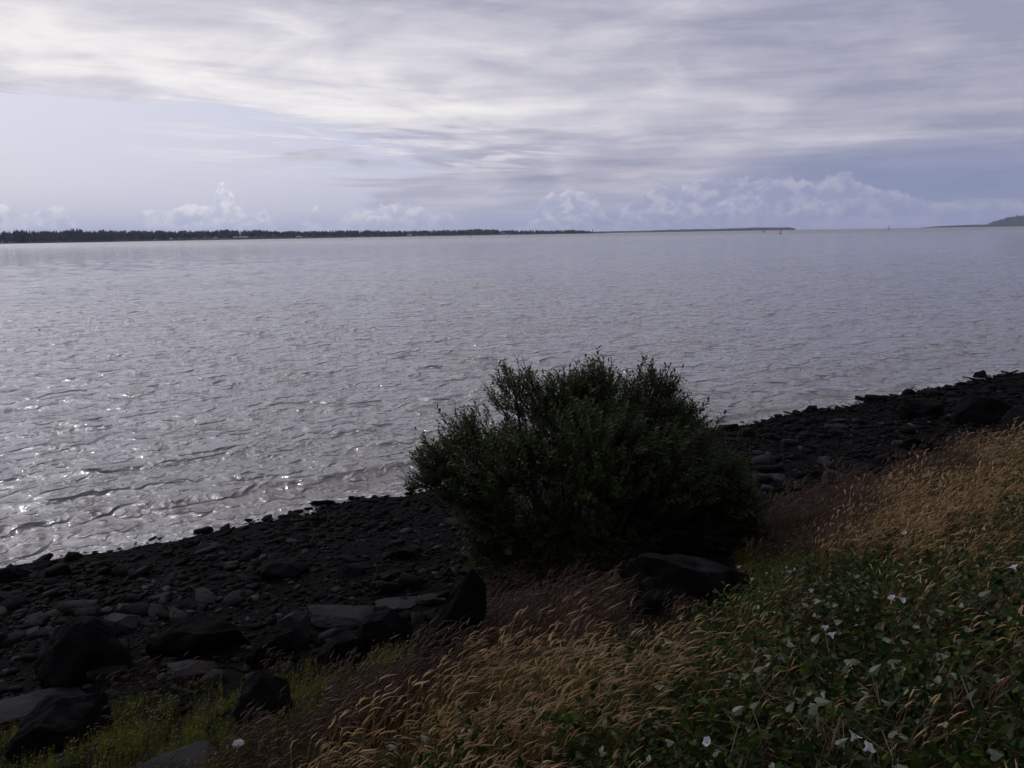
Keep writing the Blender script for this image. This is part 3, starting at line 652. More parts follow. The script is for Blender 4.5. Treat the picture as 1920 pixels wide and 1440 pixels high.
# ------------------------------------------------------------------ beach stones: the largest as things, the rest as one mass
def slab_variant(seed):
    R = random.Random(seed); bm = bmesh.new(); n = R.choice([5, 6, 6, 7]); th = R.uniform(.07, .30)
    for k in range(n):
        w = 2 * math.pi * (k + R.uniform(-.3, .3)) / n; r_ = R.uniform(.7, 1.1); x_, y_ = r_ * math.cos(w), r_ * math.sin(w) * R.uniform(.45, .8)
        bm.verts.new((x_, y_, -th)); bm.verts.new((x_ * R.uniform(.75, .95), y_ * R.uniform(.75, .95), th * R.uniform(.5, 1)))
        if R.random() < .4: bm.verts.new((x_ * 1.08, y_ * 1.08, th * R.uniform(-.4, .3)))
    bmesh.ops.convex_hull(bm, input=bm.verts[:]); bmesh.ops.delete(bm, geom=[v for v in bm.verts if not v.link_faces], context='VERTS'); bmesh.ops.triangulate(bm, faces=bm.faces[:])
    bmesh.ops.recalc_face_normals(bm, faces=bm.faces[:]); bm.verts.index_update()
    return np.array([v.co[:] for v in bm.verts], np.float32), np.array([[v.index for v in f.verts] for f in bm.faces], np.int32)
SV = [slab_variant(i) for i in range(26)]
N0 = 300000
s = rng.uniform(-14, 62, N0); d = rng.uniform(-.9, 7.6, N0); x, y = xy(s, d); r_ = np.hypot(x, y); az_ = np.arctan2(x, y)
size = .025 * np.exp(rng.normal(0, .66, N0)); size = np.clip(size, .013, .17)
pk = np.clip((8.5 / r_) ** 1.15, 0, 1) * .52; size = size * np.clip(r_ / 12, 1, 1.6) * (1 + .5 * (vnoise(s * .5, d * .6) > .62))
pk = pk * np.where(d < 0, np.exp(d * 2.2), 1) * np.where(d > 6.4, .5, 1)
kp = (rng.random(N0) < pk) & (np.abs(az_) < math.radians(41)); s, d, x, y, size, r_ = [a_[kp] for a_ in (s, d, x, y, size, r_)]
z = ground(x, y); n_ = len(x); yaw = rng.uniform(0, 6.283, n_); tx_ = rng.normal(0, .20, n_); ty_ = rng.normal(0, .20, n_); var = rng.integers(0, len(SV), n_)
tone = np.clip(rng.random(n_) ** 1.9 * np.interp(d, [0, .8, 2.5], [.25, .5, 1]), 0, 1)
ppx, ppy = proj(np.stack([x, y, z], -1)); pxs = size * 2 * F / np.hypot(r_, CAMZ - z)
vis = (ppx > -10) & (ppx < 1930) & (ppy < 1450)
order = np.argsort(-np.where(vis, pxs, 0)); big = order[:290]; bigset = np.zeros(n_, bool); bigset[big] = True
VV = []; FF = []; TT = []; base_ = 0
for k, (v, f) in enumerate(SV):
    ix = np.where((var == k) & ~bigset)[0]
    if not len(ix): continue
    ca, sa = np.cos(yaw[ix])[:, None], np.sin(yaw[ix])[:, None]; vx = v[None, :, 0] * size[ix, None]; vy = v[None, :, 1] * size[ix, None]; vz = v[None, :, 2] * size[ix, None]
    vz2 = vz + vx * tx_[ix, None] + vy * ty_[ix, None] ; X = vx * ca - vy * sa + x[ix, None]; Y = vx * sa + vy * ca + y[ix, None]; Z = vz2 + (z[ix] + .15 * size[ix])[:, None]
    VV.append(np.stack([X, Y, Z], -1).reshape(-1, 3)); FF.append((f[None] + (base_ + np.arange(len(ix)) * len(v))[:, None, None]).reshape(-1, 3)); TT.append(np.repeat(tone[ix], len(v))); base_ += len(ix) * len(v)
VV = np.concatenate(VV); FF = np.concatenate(FF); TT = np.concatenate(TT)
me = mesh_np('shingle', VV, FF, [M_stones]); a_ = me.attributes.new('tone', 'FLOAT', 'POINT'); a_.data.foreach_set('value', TT.astype(np.float32))
tag(link('shingle', me), 'dark broken shingle covering the beach between water and bank', 'shingle', kind='stuff')
NST = (n_, len(FF))
SM = []
SHORT = ['largest black peaked boulder', 'long black humped boulder', 'smooth grey rock between two black boulders', 'blocky grey boulder with sloping top', 'wide pale leaning slab', 'black boulder propping the wide slab', 'thin pale slab behind the propping boulder', 'small pale slab by the upright slab', 'square black boulder below the wide slab', 'black boulder wedged below the blocky grey one', 'rough round black boulder', 'grass capped black block', 'long pale slab behind the grass capped block', 'tilted grey slab below the long boulder', 'flat reddish slab sunk in grass', 'dark low boulder midway down the beach', 'dark humped boulder above the wide slab', 'small dark boulder beside the shrub', 'tall upright leaning slab', 'huge black mound under the shrub', 'black slab tilted against the mound', 'dark round boulder behind the mound', 'pale slab under the shrub branches', 'square black block on the far beach', 'massive black boulder on the far beach', 'black boulder below the massive one', 'dark flat boulder before the tan grass', 'dark low boulder near the square block', 'pale edged boulder beyond the red weeds', 'grey boulder by the red weeds', 'pointed black rock at the water', 'single black rock in the foam', 'black rock in the far shallows', 'rounded black rock in the shallows', 'flat wet rock at the water', 'dark rock under the shrub skirts', 'flat slab shaded by the peaked boulder']
for k, (v, f) in enumerate(SV):
    ms = [mesh_np('beach_stone', v, f, [mm_]) for mm_ in (M_stone, M_slab)]; SM.append(ms)
for i in big:
    thick = SV[var[i]][0][:, 2].max(); flat = thick < .16; pale_ = tone[i] > .55
    o = link('beach_stone', SM[var[i]][1 if pale_ else 0]); o.location = (x[i], y[i], z[i] + .2 * size[i]); o.scale = (size[i],) * 3
    o.rotation_euler = (ty_[i], -tx_[i], yaw[i])
    if d[i] < .35: lb, gp = 'dark wet stone lying along the lapping waterline', 'wet stones along the waterline'
    elif flat: lb, gp = (('pale', 'pale flat stones') if pale_ else ('dark', 'dark flat stones')); lb, gp = lb + ' thin flat stone lying on the beach shingle', gp + ' on the beach'
    else: lb, gp = (('pale', 'pale chunky stones') if pale_ else ('dark', 'dark chunky stones')); lb, gp = lb + ' chunky angular stone lying on the beach shingle', gp + ' on the beach'
    bd_ = [np.hypot(x[i] - c0[0], y[i] - c0[1]) - w0 * .5 for c0, w0 in boulders]; bk = int(np.argmin(bd_))
    if bd_[bk] < .45: lb = lb.split(' lying')[0] + ' lying by the ' + SHORT[bk]
    tag(o, lb, 'stone', gp)

# ------------------------------------------------------------------ the shrub
def sprig(seed, L=.24, nl=16, lw=.0115, ll=.062):
    R = random.Random(seed); b = MB(); bend = R.uniform(-.05, .05); P = [(bend * t_ * t_, 0, L * t_) for t_ in (0, .35, .7, 1)]; b.tube(P, [.0035, .003, .0024, .0012], 4, 1, False)
    for i in range(nl):
        t_ = .18 + .82 * i / (nl - 1); w = i * 2.4 + R.uniform(-.4, .4); o_ = Vector((bend * t_ * t_, 0, L * t_)); e = R.uniform(.5, 1.1) * (1 if i < nl - 2 else 1.4)
        dr = Vector((math.cos(w), math.sin(w), e)).normalized(); sd_ = dr.cross(Vector((0, 0, 1))).normalized(); up_ = sd_.cross(dr); l_ = ll * R.uniform(.7, 1.25); wd = lw * R.uniform(.8, 1.25)
        b.poly([o_, o_ + dr * l_ * .5 + sd_ * wd + up_ * .003, o_ + dr * l_ - up_ * .006, o_ + dr * l_ * .5 - sd_ * wd + up_ * .003, o_ + dr * l_ * .5 - up_ * .002], [(0, 1, 4), (1, 2, 4), (2, 3, 4), (3, 0, 4)])
    return b
SP = [sprig(i) for i in range(7)] + [sprig(40 + i, .30, 7) for i in range(3)]
SPm = [b_.mesh('leafy_twig', [M_shrub, M_bark]) for b_ in SP]
SPv = []
for me in SPm:
    me2 = me.copy(); bm = bmesh.new(); bm.from_mesh(me2); bmesh.ops.triangulate(bm, faces=bm.faces[:]); bm.verts.index_update()
    SPv.append((np.array([v.co[:] for v in bm.verts]), np.array([[v.index for v in f_.verts] for f_ in bm.faces]), np.array([f_.material_index for f_ in bm.faces]))); bm.free(); bpy.data.meshes.remove(me2)
hb = hit(1040, 1082); SB = Vector((hb[0], hb[1], gz(hb[0], hb[1]) - .05)); YB = SB.y + .45
def plane(px, py, dy_):
    d_ = ray(px, py); t_ = (YB + dy_) / d_[1]; return Vector((d_[0] * t_, d_[1] * t_, CAMZ + d_[2] * t_))
LOB = [(985, 785, .0, .40), (1060, 785, .1, .44), (1140, 790, .2, .48), (1215, 805, .2, .48), (1260, 840, .2, .40), (905, 835, .0, .36), (845, 880, -.1, .30), (815, 905, -.1, .16), (970, 890, -.45, .52), (1110, 870, -.6, .62), (1240, 890, -.4, .56), (1315, 905, .0, .42), (1362, 958, .1, .28), (1090, 840, .7, .66), (1200, 850, .8, .60), (940, 985, -.35, .34), (890, 935, -.3, .32), (1010, 990, -.3, .36), (1150, 960, .5, .44), (1290, 960, .3, .40), (985, 1040, -.2, .26), (965, 735, .0, .22), (1325, 905, .1, .26), (1362, 945, .15, .20), (1225, 745, .2, .22), (1110, 738, .1, .22), (1080, 1010, -.35, .36), (1150, 1000, -.1, .34), (1010, 1045, -.25, .26), (1220, 965, -.1, .34), (1380, 968, .2, .16), (930, 1030, -.3, .22), (1310, 985, .1, .28)]
shrub = empty('shrub', SB); tag(shrub, 'large dense dark green shrub growing on the bank before the water', 'shrub')
cen = plane(1090, 960, 0); tb = MB(); tr = []
roots = [Vector((random.uniform(-.22, .22), random.uniform(-.2, .2), 0)) for _ in range(6)]
for k, (px, py, dy_, rr) in enumerate(LOB):
    lc = plane(px, py, dy_); rt = roots[k % 6]; lp = lc - SB
    mid = rt.lerp(lp, .45) + Vector((random.uniform(-.2, .2), random.uniform(-.2, .2), -.12)); q3 = rt.lerp(lp, .75) + Vector((random.uniform(-.15, .15), random.uniform(-.15, .15), .02))
    tb.tube([rt - Vector((0, 0, .15)), rt.lerp(mid, .5) + Vector((0, 0, .05)), mid, q3, lp], [.05, .042, .032, .022, .012], 6)
    ncl = int(350 * (rr / .4) ** 1.9 * (.38 if px < 1000 and py < 800 else 1.0))
    for j in range(ncl):
        u = Vector((random.gauss(0, 1), random.gauss(0, 1), random.gauss(0, 1))).normalized(); fr_ = random.random() ** .38
        p = lp + Vector((u.x * 1.12, u.y, u.z * .92)) * rr * fr_ * random.uniform(.85, 1.12)
        if p.z < .12: continue
        gp_ = float(vnoise(np.array([p.x * 2.6 + 40]), np.array([p.z * 2.6 + p.y * .7 + 11]))[0])
        if gp_ < .36 and random.random() < (.85 if px < 1010 else .25 if py < 800 else .55): continue
        outw = (p - (cen - SB)).normalized(); dr = (outw * .75 + u * .35 + Vector((random.gauss(0, .35), random.gauss(0, .35), .75 + random.gauss(0, .3)))).normalized()
        sc_ = random.uniform(.7, 1.25) * (1.25 if (fr_ > .93 and random.random() < .25) else 1)
        tr.append((p, dr, random.uniform(0, 6.28), sc_, random.choice(range(7)) if random.random() < .8 else random.choice(range(7, 10)), fr_))
        if j % 12 == 0:
            a0 = lp.lerp(q3, random.random() * .9); mm_ = a0.lerp(p, .55) + Vector((random.uniform(-.06, .06), random.uniform(-.06, .06), -.03)); tb.tube([a0, mm_, p, p + dr * .1], [.010, .007, .0045, .003], 4, 0, False)
# bare twigs poking out low on the left and at the crown
for px, py, dx_, dz_ in ((770, 905, -.18, .10), (760, 890, -.12, .2), (985, 690, -.05, .2), (915, 730, -.12, .16), (1130, 690, .02, .15), (1250, 700, .06, .14), (1330, 790, .12, .08)):
    a0 = plane(px + (1090 - px) * .22, py + 60, 0) - SB; p = plane(px, py, 0) - SB; tb.tube([a0, a0.lerp(p, .5) + Vector((0, 0, .04)), p, p + Vector((dx_, 0, dz_))], [.012, .008, .005, .002], 4, 0, False)
    for j in range(5):
        w = a0.lerp(p, .45 + .12 * j); tb.tube([w, w + Vector((random.uniform(-.15, .12), random.uniform(-.1, .1), random.uniform(.08, .2)))], [.004, .0015], 4, 0, False)
link('trunk', tb.mesh('trunk', [M_bark], True), shrub)
camv = Vector((0, 0, CAMZ)) - SB
def score(t_): return t_[5] + .8 * ((t_[0] - (cen - SB)).normalized().dot((camv - cen + SB).normalized()))
idx = sorted(range(len(tr)), key=lambda i: -score(tr[i]) + random.random() * .8); ind = set(idx[:290])
VV = []; FF = []; MI = []; base_ = 0
for i, (p, dr, w, sc_, k, _) in enumerate(tr):
    Q = dr.to_track_quat('Z', 'Y') @ Quaternion((0, 0, 1), w)
    if i in ind:
        o = link('leafy_twig', SPm[k], shrub, p); o.rotation_mode = 'QUATERNION'; o.rotation_quaternion = Q; o.scale = (sc_,) * 3
    else:
        v, f, mi = SPv[k]; R_ = np.array(Q.to_matrix()) * sc_; VV.append(v @ R_.T + np.array(p)); FF.append(f + base_); MI.append(mi); base_ += len(v)
cr = link('crown', mesh_np('crown', np.concatenate(VV), np.concatenate(FF), [M_shrub, M_bark], False, np.concatenate(MI)), shrub); tag(cr, kind='stuff')

# ------------------------------------------------------------------ grasses and weeds of the bank
WIND = Vector((.93, .25, 0)).normalized()
def tuft(seed, n, h0, h1, head, lean, mats, spread=.06, blade=.0035, leaves=7, headlen=.085, headr=.0055, green=.0):
    R = random.Random(seed); b = MB()
    for i in range(n):
        w = R.uniform(0, 6.28); r0 = spread * R.random() ** .5; b0 = Vector((r0 * math.cos(w), r0 * math.sin(w), -.03)); h_ = R.uniform(h0, h1)
        ld = (WIND + Vector((R.gauss(0, .42), R.gauss(0, .42), 0))) * (lean * R.uniform(.5, 1.3)) ; P = []
        for t_ in (0, .35, .7, 1): P.append(b0 + Vector((0, 0, h_ * (t_ - .12 * lean * t_ * t_))) + ld * h_ * t_ * t_)
        sd_ = Vector((math.cos(w), math.sin(w), 0)); b.ribbon(P, [blade, blade * .9, blade * .7, blade * .5], sd_, 0)
        if head and R.random() < head:
            tg = (P[3] - P[2]).normalized(); L = headlen * R.uniform(.7, 1.3); HP = []
            for t_ in (0, .25, .6, 1): HP.append(P[3] + tg * L * t_ + (WIND * .5 - Vector((0, 0, .55))) * L * t_ * t_ * R.uniform(.5, 1.25))
            b.tube(HP, [headr * .35, headr * R.uniform(.8, 1.2), headr * .9, headr * .15], 5, 1, False)
    for i in range(leaves):
        w = R.uniform(0, 6.28); h_ = R.uniform(.35, .75) * h0; dr = Vector((math.cos(w), math.sin(w), 0)) * .5 + WIND * .35 * lean * 2; P = [Vector((0, 0, -.02)) + dr * h_ * t_ * t_ * .8 + Vector((0, 0, h_ * (t_ - .3 * t_ * t_))) for t_ in (0, .4, .75, 1)]
        b.ribbon(P, [.005, .006, .004, .001], Vector((-math.sin(w), math.cos(w), 0)), 2)
    return b.mesh('tuft', mats)
TAN = [tuft(i, 13, .34, .58, .9, .42, [M_tanstem, M_tanhead, M_tanstem], headr=.0038, headlen=.075) for i in range(7)] + [tuft(20 + i, 11, .28, .50, .7, .42, [M_green, M_tanhead, M_green], headr=.0045) for i in range(2)]
TAN2 = [tuft(30 + i, 7, .30, .52, .8, .45, [M_tanstem, M_tanhead, M_green], headr=.0036, headlen=.065) for i in range(4)]
GRN = [tuft(50 + i, 26, .07, .19, .25, .22, [M_green, M_tanhead, M_green], .11, .004, 16, .03, .003) for i in range(6)]
FRESH = [tuft(150 + i, 26, .07, .20, .2, .22, [M_fresh, M_tanhead, M_fresh], .11, .0045, 16, .03, .003) for i in range(5)]
RED = [tuft(70 + i, 14, .22, .46, .8, .40, [M_red, M_redhead, M_red], .12, .004, 4, .10, .006) for i in range(6)]
def heart(b, o_, dr, nrm, L, mi=0):
    sd_ = dr.cross(nrm).normalized(); nrm = sd_.cross(dr) * random.uniform(.6, 3.2) * random.choice((1, 1, -1)); P = [o_ + dr * L * u + sd_ * L * v_ + nrm * L * w_ for u, v_, w_ in ((.10, 0, -.02), (-.10, .26, .05), (.12, .43, .07), (.45, .33, .04), (1.0, 0, -.08), (.45, -.33, .04), (.12, -.43, .07), (-.10, -.26, .05), (.5, 0, -.03))]
    b.poly(P, [(0, 1, 2, 8), (8, 2, 3), (8, 3, 4), (8, 4, 5), (8, 5, 6), (0, 8, 6, 7)], mi)
def leafpatch(seed):
    R = random.Random(seed); b = MB()
    for i in range(30):
        w = R.uniform(0, 6.28); r0 = .19 * R.random() ** .5; o_ = Vector((r0 * math.cos(w), r0 * math.sin(w), R.uniform(.04, .30))); b.ribbon([Vector((o_.x * .6, o_.y * .6, -.02)), o_], [.003, .002], Vector((.7, .7, 0)), 1)
        dr = (WIND * .6 + Vector((R.gauss(0, .7), R.gauss(0, .7), R.gauss(-.1, .4)))).normalized(); heart(b, o_, dr, (Vector((R.gauss(0, .8), R.gauss(-.2, .8), 1))).normalized(), R.uniform(.018, .044), 2 if R.random() < .04 else 0)
    return b.mesh('leaf_patch', [M_bind, M_vine, M_palebind])
BND = [leafpatch(i) for i in range(8)]
Z_TAN = [(500, 1460), (640, 1380), (790, 1285), (900, 1250), (1000, 1225), (1130, 1215), (1260, 1215), (1240, 1290), (1000, 1370), (840, 1450), (700, 1800), (350, 1800)]
Z_TAN_B = [(1520, 1010), (1620, 965), (1700, 905), (1820, 850), (1920, 832), (2500, 700), (2700, 850), (1920, 985), (1750, 1050), (1640, 1075), (1560, 1050)]
Z_TAN_C = [(1240, 1225), (1340, 1165), (1480, 1085), (1570, 1065), (1520, 1140), (1410, 1200), (1290, 1280)]
Z_BIND = [(740, 1460), (960, 1370), (1200, 1285), (1310, 1190), (1430, 1100), (1540, 1040), (1740, 1015), (1920, 945), (2700, 830), (3200, 2400), (700, 2400)]
Z_RED = [(850, 1120), (960, 1085), (1150, 1095), (1180, 1200), (1000, 1215), (860, 1250), (780, 1300), (640, 1385), (480, 1460), (400, 1460), (560, 1335), (700, 1262), (800, 1225)]
Z_RED2 = [(1425, 950), (1560, 905), (1700, 870), (1850, 815), (1880, 830), (1700, 930), (1600, 990), (1520, 1040), (1440, 1050)]
Z_GRN = [[(515, 1245), (640, 1225), (655, 1300), (560, 1325)], [(325, 1322), (420, 1310), (415, 1375), (330, 1392)], [(175, 1335), (300, 1345), (325, 1440), (240, 1460), (190, 1440)], [(1375, 1010), (1490, 985), (1500, 1080), (1400, 1100)], [(1760, 1460), (1830, 1360), (1920, 1310), (2400, 1250), (2500, 2000), (1600, 2000)], [(1140, 1075), (1200, 1060), (1220, 1130), (1160, 1180)], [(1390, 1020), (1480, 1020), (1570, 1050), (1480, 1095), (1420, 1140), (1400, 1110)], [(-300, 1320), (60, 1320), (60, 1470), (-300, 1600)], [(45, 1300), (135, 1295), (130, 1330), (50, 1340)], [(690, 1225), (760, 1215), (770, 1260), (700, 1270)], [(1310, 960), (1350, 955), (1350, 1000), (1312, 1000)]]
def scatter(n, dlo=5.6, dhi=14.5, slo=-14, shi=50):
    s_ = rng.uniform(slo, shi, n); d_ = rng.uniform(dlo, dhi, n); x_, y_ = xy(s_, d_); r2 = np.hypot(x_, y_)
    k = (y_ > .8) & (np.abs(np.arctan2(x_, y_)) < math.radians(50)) & (r2 > 1.7) & (rng.random(n) < np.clip((7 / r2) ** 1.1, 0, 1)); x_, y_ = x_[k], y_[k]; P = np.stack([x_, y_, ground(x_, y_)], -1)
    return P, np.clip(np.hypot(x_, y_) / 9, 1, 1.7)
def grow(name, n, polys, zoff, protos, s0, s1, label, cat, jitter=14, thin=0.0, excl=None):
    P, k = scatter(n); a, b_ = proj(P + np.array([0, 0, zoff])); a = a + rng.normal(0, jitter, len(a)); b_ = b_ + rng.normal(0, jitter, len(a)); sel = np.zeros(len(a), bool)
    for pl in polys: sel |= inpoly(a, b_, pl)
    if excl is not None:
        for c_, wd in boulders: sel &= ~((np.hypot(P[:, 0] - c_[0], P[:, 1] - c_[1]) < wd * .42))
    if thin: sel &= (vnoise(P[:, 0] * 1.3 + 9, P[:, 1] * 1.3) + .25 * rng.random(len(a)) > thin)
    P = P[sel]; k = k[sel]; m_ = len(P); sc_ = rng.uniform(s0, s1, m_) * (.8 + .4 * vnoise(P[:, 0] * .9, P[:, 1] * .9 + 4)); wdt = sc_ * (.6 + .4 * k)
    rot = np.stack([rng.normal(0, .10, m_), rng.normal(0, .10, m_), rng.normal(0, .30, m_)], -1)
    instancer(name, P, rot, np.stack([wdt, wdt, sc_], -1), protos, label, cat); return m_
cnt = {}
cnt['tan'] = grow('dry_grass', 56000, [Z_TAN, Z_TAN_B], .38, TAN, .5, 1.15, 'tan seeding grass bent over by the wind on the bank', 'grass', 26, .41)
cnt['tan3'] = grow('mixed_dry_grass', 22000, [Z_TAN_C], .36, TAN2, .65, 1.0, 'patch of tan grass mixed with leaves between two grass bands', 'grass', 18, .36)
cnt['bind'] = grow('bindweed_cover', 32000, [Z_BIND], .18, BND, .75, 1.25, 'dark green tangle of bindweed and bramble leaves on the bank', 'ground cover', 20)
cnt['tan2'] = grow('scattered_grass', 9000, [Z_BIND], .40, TAN2, .75, 1.1, 'thin seeding grass stalks rising through the bindweed', 'grass', 20, .60)
cnt['red'] = grow('dried_weeds', 30000, [Z_RED, Z_RED2], .22, RED, .6, 1.1, 'dark reddish dried weeds between the rocks and tan grass', 'weeds', 16, .0, True)
cnt['grn'] = grow('green_grass', 60000, Z_GRN, .10, FRESH, .45, .95, 'fresh green grass clumps among the rocks at the bank foot', 'grass', 12, .0, True)
cnt['foot'] = grow('bank_foot_weeds', 30000, [[(-300, 1310), (300, 1290), (640, 1240), (820, 1190), (860, 1240), (700, 1330), (480, 1460), (-300, 1600)]], .1, GRN + FRESH + RED[:2], .5, .95, 'mixed weeds and thin grass between rocks at the bank foot', 'weeds', 16, .52, True)
cnt['mixed'] = grow('green_blades', 30000, [Z_TAN, Z_TAN_B, Z_TAN_C], .15, GRN, .9, 1.7, 'green blades showing through the tan seeding grass', 'grass', 20, .40)
cnt['under'] = grow('bank_undergrowth', 16000, [[(380, 1480), (640, 1330), (860, 1220), (900, 1060), (1160, 1060), (1420, 1120), (1440, 960), (1900, 820), (2600, 700), (2800, 2200), (300, 2200)]], .1, GRN + RED, .5, .9, 'low dark undergrowth of weeds and grass beneath the taller stalks', 'weeds', 20, .35, True)

# individual bindweed vines with pale turned leaves and flowers
def flower_mesh():
    b = MB(); n = 15; P = []
    for z_, r_ in ((0, .006), (.022, .010), (.038, .022), (.044, .036)):
        for j in range(n):
            w = 2 * math.pi * j / n; k = 1 + (.10 * math.cos(5 * w) if r_ > .03 else 0); P.append((r_ * k * math.cos(w), r_ * k * math.sin(w), z_ + (.004 * math.cos(5 * w) if r_ > .03 else 0)))
    b.poly(P, [(i * n + j, i * n + (j + 1) % n, (i + 1) * n + (j + 1) % n, (i + 1) * n + j) for i in range(3) for j in range(n)]); return b.mesh('flower', [M_petal], True)
FLm = flower_mesh(); LFm = []
for k, mt in enumerate((M_bind, M_palebind)):
    b = MB(); heart(b, Vector((0, 0, 0)), Vector((1, 0, 0)), Vector((0, 0, 1)), 1.0); LFm.append(b.mesh('leaf', [mt]))
FLW = [(1620, 1408, 'f'), (1597, 1390, 'f'), (1332, 1394, 'f'), (1905, 1070, 'f'), (1695, 1130, 'f'), (1675, 1126, 'f'), (1697, 1003, 'f'), (1548, 1183, 'f'), (1562, 1198, 'f'), (1634, 1262, 'l'), (1480, 1336, 'l'), (1524, 1342, 'l'), (1611, 1332, 'l'), (1375, 1336, 'l'), (1411, 1330, 'l'), (1532, 1320, 'l'), (1586, 1262, 'l'), (1418, 1262, 'l'), (1672, 1385, 'l'), (1570, 1398, 'l'), (1820, 1310, 'l'), (1470, 1205, 'l'), (1525, 1205, 'l'), (1766, 1140, 'l')]
VN = [('white flowered bindweed vine low on the bank with paired open blooms', [(1620, 1408, 'f'), (1597, 1390, 'f'), (1570, 1398, 'l'), (1672, 1385, 'l')]),
      ('bindweed vine with one small white bloom beside drooping tan grass', [(1332, 1394, 'f'), (1375, 1336, 'l'), (1411, 1330, 'l')]),
      ('bindweed vine showing several pale upturned leaf undersides together', [(1480, 1336, 'l'), (1524, 1342, 'l'), (1532, 1320, 'l')]),
      ('bindweed vine with one large pale folded leaf standing upright', [(1634, 1262, 'l'), (1611, 1332, 'l'), (1586, 1262, 'l')]),
      ('bindweed vine with two tiny white blooms among bending grass heads', [(1548, 1183, 'f'), (1562, 1198, 'f'), (1525, 1205, 'l'), (1470, 1205, 'l')]),
      ('bindweed vine with twin white blooms in the darker leaves', [(1695, 1130, 'f'), (1675, 1126, 'f'), (1766, 1140, 'l')]),
      ('bindweed vine with a white bloom at the top edge near tan grass', [(1697, 1003, 'f')]),
      ('bindweed vine with a single large white bloom in dense dark leaves', [(1905, 1070, 'f'), (1840, 1120, 'l')]),
      ('bindweed vine with one dull pale leaf next to long green grass', [(1820, 1310, 'l')]),
      ('bindweed vine with one grey pale leaf near the tan grass margin', [(1418, 1262, 'l')])]
def above(px, py, up_):
    """point `up_` metres above the ground on the ray of a pixel"""
    d_ = ray(px, py); tt = np.linspace(1.5, 60, 8000); pts = np.array([0, 0, CAMZ]) + tt[:, None] * d_
    return Vector(pts[np.argmax(pts[:, 2] < ground(pts[:, 0], pts[:, 1]) + up_)])
RV = random.Random(77)
for lb, its in VN:
    tips = [above(px, py, RV.uniform(.30, .38)) for px, py, _ in its]; c_ = sum(tips, Vector()) / len(tips); b0 = Vector((c_.x + .12, c_.y - .08, 0)); b0.z = gz(b0.x, b0.y)
    e = empty('bindweed_vine', b0); tag(e, lb, 'bindweed', 'bindweed vines climbing over the bank'); sb = MB()
    for tp, (_, _, kd) in zip(tips, its):
        p = tp - b0; md = p * .5 + Vector((RV.uniform(-.06, .06), RV.uniform(-.06, .06), .08)); path = [Vector((0, 0, -.03)), md * .5, md, p]; sb.tube(path, [.003, .003, .0026, .002], 5)
        if kd == 'f':
            o = link('flower', FLm, e, p); o.rotation_euler = (RV.uniform(.3, .9), RV.uniform(-.5, .5), RV.uniform(0, 6)); o.scale = (RV.uniform(.48, .66),) * 3
        else:
            o = link('leaf', LFm[1], e, p); _k = RV.uniform(.045, .065); o.scale = (_k, _k * RV.uniform(.5, .8), _k); o.rotation_euler = (RV.uniform(.9, 1.9), RV.uniform(-1.4, -.5), RV.uniform(-.6, .6))
    for k in range(18):
        tp = RV.choice(tips) - b0; t_ = RV.uniform(.3, 1.0); p = tp * t_ + Vector((RV.uniform(-.16, .16), RV.uniform(-.16, .16), RV.uniform(-.02, .05))); sb.tube([tp * t_ * .9, p], [.002, .0015], 4)
        o = link('leaf', LFm[0], e, p); o.scale = (RV.uniform(.03, .06),) * 3; o.rotation_euler = (RV.gauss(0, .5), RV.gauss(0, .5), RV.gauss(.3, .9))
    link('stem', sb.mesh('stem', [M_vine]), e)
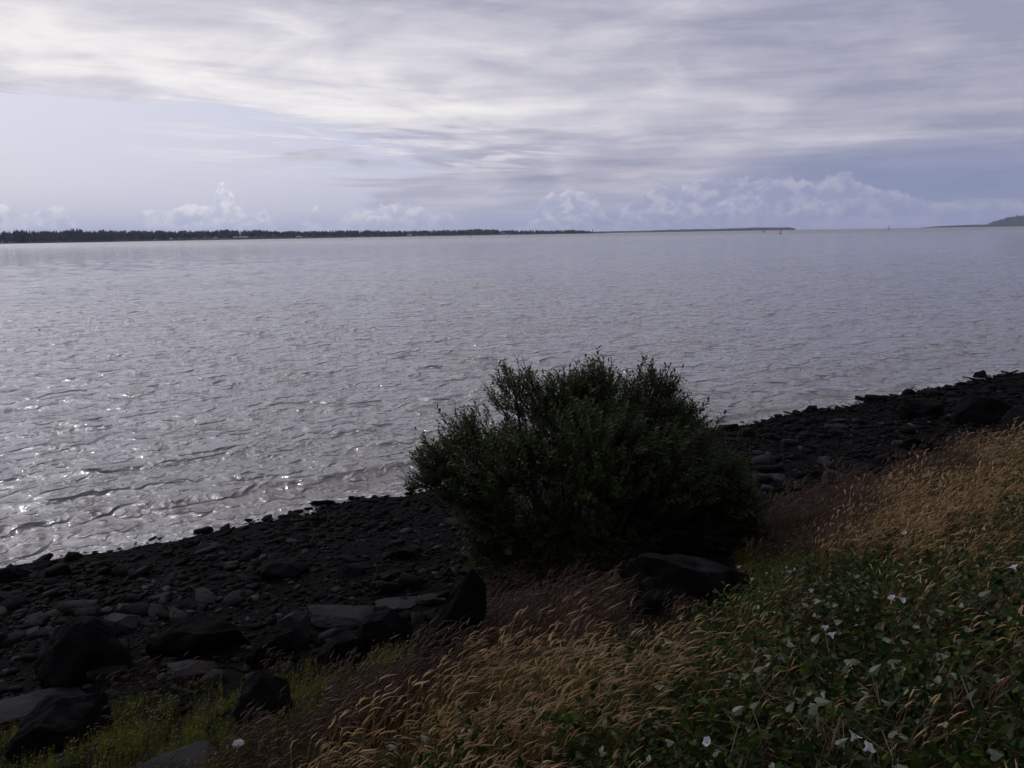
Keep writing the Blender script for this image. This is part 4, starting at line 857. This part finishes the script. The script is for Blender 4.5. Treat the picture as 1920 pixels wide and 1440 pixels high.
# bramble canes arching over the leaves
def bramble(p0, p1, arch, label):
    a, c_ = above(*p0, .05), above(*p1, .32); e = empty('bramble_cane', a); v = c_ - a; b = MB(); P = [v * t_ + Vector((0, 0, arch * math.sin(math.pi * t_ * .8))) for t_ in np.linspace(0, 1, 9)]; b.tube(P, list(np.linspace(.007, .003, 9)), 6); link('stem', b.mesh('stem', [M_cane]), e)
    for k in range(2, 9):
        for j in range(3):
            o = link('leaf', LFm[0], e, P[k] + Vector((RV.uniform(-.03, .03), RV.uniform(-.03, .03), .01))); o.scale = (RV.uniform(.03, .05),) * 3; o.rotation_euler = (RV.gauss(0, .5), RV.gauss(0, .4), RV.uniform(0, 6.28))
    tag(e, label, 'bramble', 'bramble canes over the bank')
bramble((1930, 1040), (1872, 958), .18, 'dark bramble cane arching over the tan grass at the bank top')
bramble((1560, 1260), (1330, 1245), .16, 'long dark bramble cane lying across the bindweed near the tan grass')
bramble((1800, 1215), (1930, 1130), .20, 'thin bramble cane rising from the dark leaves below the white bloom')
bramble((1150, 1420), (1020, 1385), .12, 'short bramble cane reaching into the tan grass margin')
# white flat-topped flower by the rocks
c_ = above(448, 1400, .30); b0 = Vector((c_.x, c_.y, gz(c_.x, c_.y))); e = empty('umbel_flower', b0); tp = c_ - b0
tag(e, 'single white flat topped wildflower beside the rough round boulder', 'flower')
b = MB(); b.tube([(0, 0, -.04), (.01, 0, tp.z * .5), (tp.x, tp.y, tp.z)], [.004, .0035, .003], 5); link('stem', b.mesh('stem', [M_vine]), e)
b = MB()
for k in range(70):
    w = k * 2.4; r0 = .032 * (k / 70) ** .5; p = tp + Vector((r0 * math.cos(w), r0 * math.sin(w) - .004, .03 - 9 * r0 * r0 + .006 * math.sin(k * 1.7))); 
    for j in range(3):
        u = 2.1 * j + w; b.poly([p, p + Vector((.007 * math.cos(u), .007 * math.sin(u), .003)), p + Vector((.007 * math.cos(u + .9), .007 * math.sin(u + .9), .002))], [(0, 1, 2)])
    if k % 5 == 0: b.tube([tp, p], [.0012, .001], 3)
link('flower_head', b.mesh('flower_head', [M_petal]), e)

# ------------------------------------------------------------------ air
hz_m = mat('air', lambda b, o: None)
_b = NT(hz_m.node_tree); pv = _b.new('ShaderNodeVolumePrincipled'); pv.inputs['Color'].default_value = (.66, .75, 1.0, 1); pv.inputs['Density'].default_value = 4.8e-5; pv.inputs['Anisotropy'].default_value = .2
hz_m.node_tree.links.new(pv.outputs[0], next(n for n in hz_m.node_tree.nodes if n.type == 'OUTPUT_MATERIAL').inputs['Volume'])
b = MB(); b.box((0, 0, 150), (25000, 25000, 165)); hzo = link('haze', b.mesh('haze', [hz_m])); tag(hzo, 'thin bluish air between the shore and the far land', 'haze', kind='stuff')
print('COUNTS', cnt, 'stones', NST, 'twigs', len(tr), 'water', len(V), 'ground', len(S_) * len(D_))
